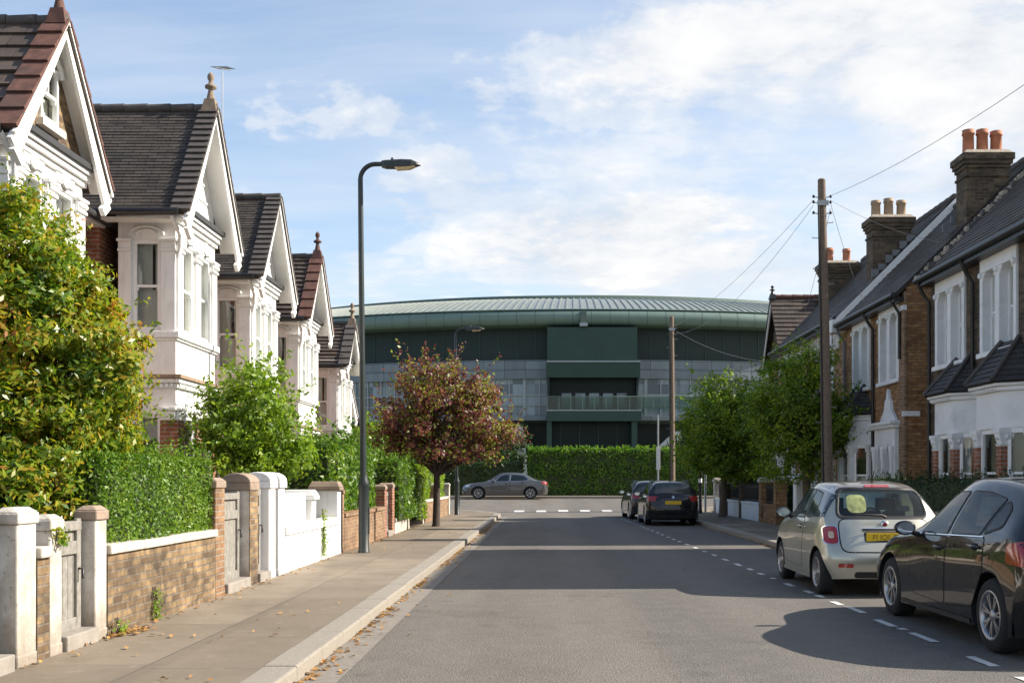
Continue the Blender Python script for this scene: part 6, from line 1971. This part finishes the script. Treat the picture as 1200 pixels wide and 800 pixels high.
c.window([(-.60, 1.04), (.60, 1.04), (.52, 1.37), (-.52, 1.37)], ['front'], M['carglass'], name='windscreen')
c.door([(.62, .33), (-.44, .30), (-.46, .975), (.48, .965), (.66, .72)], (-.28, .86))
c.rear_box('tailgate', -.57, .57, .585, .99, s_ := M['p_champ'], .003, .10)
c.rear_box('tailgate_gap', -.585, .585, .570, 1.0, M['seam'], .0012, .11)
for sg in (-1, 1):
    o = c.rear_box('tail_light', sg*.595, sg*.755, .68, .90, M['redlens'], .010, .055)
    c.rear_box('lamp_centre', sg*.64, sg*.705, .745, .835, M['amber'], .0135, .03, parent=o)
    c.rear_box('lamp_surround', sg*.585, sg*.765, .67, .91, M['chrome'], .007, .06, parent=o)
    c.rear_box('fog_light', sg*.44, sg*.62, .385, .435, M['redlens'], .008, .02)
c.rear_box('bumper_insert', -.42, .42, .25, .33, M['plastic'], .006, .04)
c.rear_box('handle_bar', -.30, .30, .835, .868, M['plastic'], .022, .015)
c.rear_box('handle_trim', -.30, .30, .868, .880, M['chrome'], .024, .005)
c.rear_box('plate_recess', -.28, .28, .70, .83, M['plastic'], .0045, .03)
c.plate(0, .765, text='FI IOI  DI')
c.rear_box('brake_light', -.16, .16, 1.395, 1.425, M['redlens'], .012, .01)
c.rear_box('sticker', .20, .44, 1.07, 1.30, M['sticker'], .0095, .08)
c.patch('sticker', [(.5, .5)] * 0 or [(-.36, 1.09), (-.18, 1.09), (-.18, 1.16), (-.36, 1.16)], 'rear', M['carglass'], .0095, r=.03)
hit, _, _, _ = c.bvh.ray_cast(Vector((-6, 0, .925)), Vector((1, 0, 0)))
m = MB(); m.lathe([(.0, -.016), (.034, -.014), (.046, -.004), (.048, .01)], (0, 0, 0), M['chrome'], 20, 'x'); b_ = m.build('badge', c.root, (hit.x, 0, .93))
m = MB(); m.lathe([(0, -.0185), (.028, -.0165)], (0, 0, 0), M['redlens'], 16, 'x'); m.build('badge_centre', b_)
m = MB(); m.tube([(-1.62, 0, 1.02), (-1.65, .05, 1.045), (-1.63, .30, 1.055), (-1.61, .42, 1.05)], [.02, .018, .011, .007], M['plastic'], 6); m.build('rear_wiper', c.root)
m = MB(); m.tube([(-1.0, 0, 1.44), (-1.02, 0, 1.48), (-1.10, 0, 1.62)], [.02, .01, .006], M['plastic'], 6); m.build('aerial', c.root)
m = MB()
for sg in (-.25,): m.lathe([(.03, -.02), (.034, 0), (.034, .15)], (-1.74, sg, .245), M['metal'], 12, 'x')
m.build('exhaust', c.root)
for m_ in 'lr': c.patch('headlight', [(1.32, .66), (1.55, .66), (1.52, .82), (1.36, .82)], m_, M['headlens'], .006, r=.06)
for m_ in 'lr': c.patch('side_skirt', [(.72, .20), (-.92, .20), (-.92, .24), (.72, .24)], m_, M['p_champ'], .012)
c.wheels('alloy', 8, True, .185); c.mirror(.42, .955, M['p_dark'])
c.place(4.37, 15.62, math.pi/2 - .012)

# ---- black estate and the car ahead of it
q = dict(L=4.30, W=1.73, H=1.48, wr=.315, axle_f=1.30, axle_r=-1.20, sill=.19, mid=.56, belt_f=.90, belt_r=.98, rw=.72, nose=.16, zhood=.76, zbump_f=.5,
         cowl=(.95, 1.0), wtop=(.30, 1.40), roofmid=-.5, rtop=(-1.72, 1.42), rgl=(-1.98, 1.02), tail=(-2.08, .86), zbump_r=.52, rgl_w=.84)
def estate(paintm, label, text=None):
    c = Car('estate_car', label, q, paintm)
    c.window([(.45, .965), (-.25, .98), (-.30, 1.345), (.05, 1.335), (.24, 1.25)], 'lr', M['carglass'])
    c.window([(-.34, .985), (-1.05, 1.0), (-1.05, 1.34), (-.38, 1.35)], 'lr', M['carglass'])
    c.window([(-1.13, 1.0), (-1.74, 1.03), (-1.66, 1.31), (-1.13, 1.34)], 'lr', M['carglass'])
    c.window([(-.60, 1.05), (.60, 1.05), (.53, 1.36), (-.53, 1.36)], ['rear'], M['carglass_light'], name='rear_window', r=.06)
    c.window([(-.60, 1.03), (.60, 1.03), (.52, 1.34), (-.52, 1.34)], ['front'], M['carglass'], name='windscreen')
    c.door([(.62, .34), (-.27, .31), (-.29, .95), (.52, .935), (.66, .70)], (-.12, .85)); c.door([(-.31, .31), (-.80, .34), (-1.05, .70), (-1.08, .975), (-.33, .955)], (-.92, .88))
    for sg in (-1, 1): c.rear_box('tail_light', sg*.56, sg*.81, .80, .97, M['redlens'], .007, .03)
    for m_ in 'lr': c.patch('tail_light', [(-1.80, .82), (-2.02, .82), (-2.0, .96), (-1.84, .96)], m_, M['redlens'], .006, r=.03)
    c.rear_box('tailgate_gap', -.60, .60, .56, .572, M['seam'], .004, 0)
    c.rear_box('bumper_insert', -.6, .6, .25, .36, M['plastic'], .006, .05)
    c.plate(0, .76)
    c.rear_box('badge', -.04, .04, .90, .97, M['chrome'], .010, .03)
    m = MB()
    for sg in (-1, 1):
        z = lambda x: c.bvh.ray_cast(Vector((x, sg*.56, 4)), Vector((0, 0, -1)))[0].z
        m.tube([(.0, sg*.56, z(0) + .0), (-.1, sg*.56, z(-.1) + .045), (-1.4, sg*.56, z(-1.4) + .045), (-1.5, sg*.56, z(-1.5) + .0)], .014, M['lead'], 6)
    m.build('roof_rail', c.root)
    m = MB(); m.tube([(-2.07, 0, 1.02), (-2.08, .06, 1.05), (-2.05, .4, 1.075)], [.018, .013, .007], M['plastic'], 6); m.build('rear_wiper', c.root)
    for m_ in 'lr': c.patch('headlight', [(1.70, .66), (2.0, .64), (1.98, .76), (1.75, .80)], m_, M['headlens'], .006, r=.03)
    c.wheels('alloy', 7, False, .2); c.mirror(.56, .94)
    return c
estate('p_estate', 'black estate car with yellow plate parked before the white walls').place(4.13, 37.6, math.pi/2)
c = estate('p_dark', 'dark car mostly hidden in front of the black estate'); c.place(3.98, 43.0, math.pi/2 + .035)

# ---- grey saloon on the cross street
q = dict(L=4.75, W=1.83, H=1.46, wr=.335, axle_f=1.42, axle_r=-1.40, sill=.21, mid=.57, belt_f=.90, belt_r=.97, rw=.64, nose=.15, zhood=.76, zbump_f=.5,
         cowl=(1.02, .99), wtop=(.32, 1.385), roofmid=-.35, rtop=(-1.12, 1.37), rgl=(-1.72, 1.06), tail=(-2.28, .98), zbump_r=.60, rgl_w=.74)
c = Car('saloon_car', 'mid grey four door saloon parked across the end of the street', q, 'p_grey')
c.window([(.52, .965), (-.22, .98), (-.27, 1.33), (.0, 1.325), (.24, 1.24)], 'lr', M['carglass'], trim='chrome', grow=.018)
c.window([(-.31, .985), (-1.02, 1.0), (-1.28, 1.08), (-1.06, 1.28), (-.8, 1.325), (-.34, 1.335)], 'lr', M['carglass'], trim='chrome', grow=.018)
c.window([(-.58, 1.09), (.58, 1.09), (.46, 1.32), (-.46, 1.32)], ['rear'], M['carglass_light'], name='rear_window')
c.window([(-.62, 1.03), (.62, 1.03), (.52, 1.33), (-.52, 1.33)], ['front'], M['carglass'], name='windscreen')
c.door([(.68, .36), (-.24, .33), (-.26, .955), (.56, .94), (.72, .70)], (-.1, .86)); c.door([(-.28, .33), (-.94, .38), (-1.16, .72), (-1.12, .985), (-.30, .965)], (-.96, .90))
for sg in (-1, 1): c.rear_box('tail_light', sg*.58, sg*.84, .80, .95, M['redlens'], .007, .03)
for m_ in 'lr': c.patch('tail_light', [(-1.98, .83), (-2.26, .83), (-2.27, .95), (-2.02, .96)], m_, M['redlens'], .007, r=.03)
for m_ in 'lr': c.patch('headlight', [(1.86, .66), (2.16, .64), (2.14, .75), (1.90, .79)], m_, M['headlens'], .006, r=.03)
for m_ in 'lr': c.patch('side_skirt', [(1.0, .22), (-.98, .22), (-.98, .26), (1.0, .26)], m_, M['plastic'], .010)
c.plate(0, .74); c.wheels('alloy', 7, False, .2); c.mirror(.60, .94)
c.place(-2.25, 59.9, math.pi, zg(59.9))
# ------------------------------------------------------------------ sky, sun, camera
SUN_EL, SUN_AZ = R(35.0), R(4.0)        # azimuth from +X towards +Y
w = bpy.data.worlds.new('World'); SC.world = w; w.use_nodes = True
nt = w.node_tree
bg = nt.nodes['Background']
sky = nt.nodes.new('ShaderNodeTexSky'); sky.sky_type = 'NISHITA'; sky.sun_disc = False
sky.sun_elevation = SUN_EL; sky.sun_rotation = math.pi/2 - SUN_AZ
sky.air_density = 1.0; sky.dust_density = 1.0; sky.ozone_density = 1.5
d = nd(nt, 'ShaderNodeTexCoord').outputs['Generated']
s = nd(nt, 'ShaderNodeSeparateXYZ', None, Vector=d)
zc = math_(nt, 'MAXIMUM', s.outputs[2], 0.0)
den = math_(nt, 'ADD', zc, 0.16)
u = math_(nt, 'DIVIDE', s.outputs[0], den); v = math_(nt, 'DIVIDE', s.outputs[1], den)
pv = nd(nt, 'ShaderNodeCombineXYZ', None, X=u, Y=v, Z=0.0).outputs[0]
warp = nd(nt, 'ShaderNodeTexNoise', None, Vector=pv, Scale=0.9, Detail=3.0)
pw = mixc(nt, 0.35, pv, warp.outputs['Color'], 'ADD')
n1 = nd(nt, 'ShaderNodeTexNoise', None, Vector=pw, Scale=1.05, Detail=9.0, Roughness=0.56, Lacunarity=2.1).outputs['Fac']
n2 = nd(nt, 'ShaderNodeTexNoise', None, Vector=pw, Scale=0.55, Detail=4.0, Roughness=0.5).outputs['Fac']
n3 = nd(nt, 'ShaderNodeTexNoise', None, Vector=pw, Scale=3.6, Detail=9.0, Roughness=0.6).outputs['Fac']
# more cloud to the east (+X) and towards the horizon
az = math_(nt, 'DIVIDE', s.outputs[0], math_(nt, 'ADD', math_(nt, 'ABSOLUTE', s.outputs[1]), 0.25))
bias = math_(nt, 'MULTIPLY', az, 0.34)
bias = math_(nt, 'MINIMUM', math_(nt, 'MAXIMUM', bias, -0.16), 0.22)
hz = math_(nt, 'MULTIPLY', math_(nt, 'SUBTRACT', 0.36, zc), 0.30)
f = math_(nt, 'ADD', math_(nt, 'ADD', math_(nt, 'ADD', math_(nt, 'MULTIPLY', n1, 0.6), math_(nt, 'MULTIPLY', n2, 0.4)), bias), hz)
# separate cumulus heads, placed by compass direction
ws = nd(nt, 'ShaderNodeTexNoise', None, Vector=d, Scale=9.0, Detail=6.0, Roughness=0.6).outputs['Color']
wsp = nd(nt, 'ShaderNodeSeparateXYZ', None, Vector=ws)
ta = math_(nt, 'DIVIDE', s.outputs[0], math_(nt, 'MAXIMUM', s.outputs[1], 0.05)); tb = math_(nt, 'DIVIDE', s.outputs[2], math_(nt, 'MAXIMUM', s.outputs[1], 0.05))
ta = math_(nt, 'ADD', ta, math_(nt, 'MULTIPLY', math_(nt, 'SUBTRACT', wsp.outputs[0], 0.5), 0.13))
tb = math_(nt, 'ADD', tb, math_(nt, 'MULTIPLY', math_(nt, 'SUBTRACT', wsp.outputs[1], 0.5), 0.085))
def head(px, py, rx, ry, amt):
    a0, b0 = (px - 640) / 1280, (562 - py) / 1280
    du = math_(nt, 'MULTIPLY', math_(nt, 'SUBTRACT', ta, a0), 1280 / rx); dv = math_(nt, 'MULTIPLY', math_(nt, 'SUBTRACT', tb, b0), 1280 / ry)
    r2 = math_(nt, 'ADD', math_(nt, 'MULTIPLY', du, du), math_(nt, 'MULTIPLY', dv, dv))
    return math_(nt, 'MULTIPLY', math_(nt, 'SUBTRACT', 1.0, r2, True), amt)
H = None
for hd in ((360, 130, 105, 48, 1.0), (552, 108, 44, 24, .9), (545, 66, 46, 16, .7), (770, 72, 210, 80, 1.0), (490, 225, 100, 44, .7), (740, 285, 230, 66, 1.0), (1090, 60, 260, 110, .7), (860, 20, 200, 60, .7)):
    q_ = head(*hd); H = q_ if H is None else math_(nt, 'ADD', H, q_)
H = math_(nt, 'MINIMUM', H, 1.0)
H = math_(nt, 'POWER', H, 0.7)
# fine billows, and stretched high wisps
nb = nd(nt, 'ShaderNodeTexNoise', None, Vector=pw, Scale=7.5, Detail=10.0, Roughness=0.62).outputs['Fac']
sv = nd(nt, 'ShaderNodeVectorMath', {'operation': 'MULTIPLY'}, Vector=pw); sv.inputs[1].default_value = (0.8, 3.4, 1.0)
rot = nd(nt, 'ShaderNodeVectorRotate', {'rotation_type': 'Z_AXIS'}, Vector=sv.outputs[0], Angle=0.5)
nw = nd(nt, 'ShaderNodeTexNoise', None, Vector=rot.outputs[0], Scale=0.9, Detail=8.0, Roughness=0.6).outputs['Fac']
east = math_(nt, 'ADD', math_(nt, 'MULTIPLY', az, 0.75), 0.42, True)
veil = math_(nt, 'ADD', math_(nt, 'ADD', math_(nt, 'MULTIPLY', ramp(nt, nw, [(0.38, (0, 0, 0)), (0.72, (1, 1, 1))]), 0.50), math_(nt, 'MULTIPLY', east, 0.42)), math_(nt, 'MULTIPLY', math_(nt, 'SUBTRACT', 0.42, zc), 0.75), True)
veil = math_(nt, 'MULTIPLY', veil, 0.80)
core = math_(nt, 'ADD', math_(nt, 'MULTIPLY', f, 0.75), math_(nt, 'MULTIPLY', H, math_(nt, 'ADD', math_(nt, 'MULTIPLY', math_(nt, 'SUBTRACT', n3, 0.5), 1.1), 0.17)))
core = math_(nt, 'ADD', core, math_(nt, 'MULTIPLY', math_(nt, 'SUBTRACT', nb, 0.5), 0.34))
cm_ = ramp(nt, core, [(0.37, (0, 0, 0)), (0.46, (0.5,) * 3), (0.60, (0.97,) * 3)], 'EASE')
blue = mixc(nt, 1.0, sky.outputs[0], (1.04, 1.10, 1.12, 1), 'MULTIPLY')
sh_ = math_(nt, 'ADD', math_(nt, 'MULTIPLY', n3, 0.7), math_(nt, 'MULTIPLY', nb, 0.5))
shade = ramp(nt, sh_, [(0.42, (3.6, 3.75, 4.0, 1)), (0.60, (4.6, 4.7, 4.85, 1)), (0.76, (5.4, 5.35, 5.25, 1))])
col = mixc(nt, veil, blue, (4.75, 4.9, 5.1, 1))
col = mixc(nt, cm_, col, shade)
nt.links.new(col, bg.inputs['Color'])
bg.inputs['Strength'].default_value = 0.105

sd = bpy.data.lights.new('sun', 'SUN'); sd.energy = 5.0; sd.angle = R(0.5); sd.color = (1.0, 0.92, 0.80)
so = bpy.data.objects.new('sun', sd); COL.objects.link(so)
S = Vector((math.cos(SUN_EL)*math.cos(SUN_AZ), math.cos(SUN_EL)*math.sin(SUN_AZ), math.sin(SUN_EL)))
so.rotation_euler = S.to_track_quat('Z', 'Y').to_euler(); so.location = S * 60

cd = bpy.data.cameras.new('camera'); co = bpy.data.objects.new('camera', cd); COL.objects.link(co)
cd.sensor_width = 36.0; cd.lens = 36.0 * 1280 / 1200; cd.clip_end = 3000; cd.clip_start = 0.1
co.location = (0, 0, 1.5); co.rotation_euler = (math.pi/2, 0, 0)
cd.shift_x = -40 / 1200; cd.shift_y = 162 / 1200
SC.camera = co
vs = SC.view_settings
vs.view_transform = 'Standard'; vs.look = 'None'; vs.gamma = 1.0; vs.exposure = 0.9; vs.use_curve_mapping = False
SC.cycles.max_bounces = 6; SC.cycles.transparent_max_bounces = 12
SC.cycles.use_denoising = True
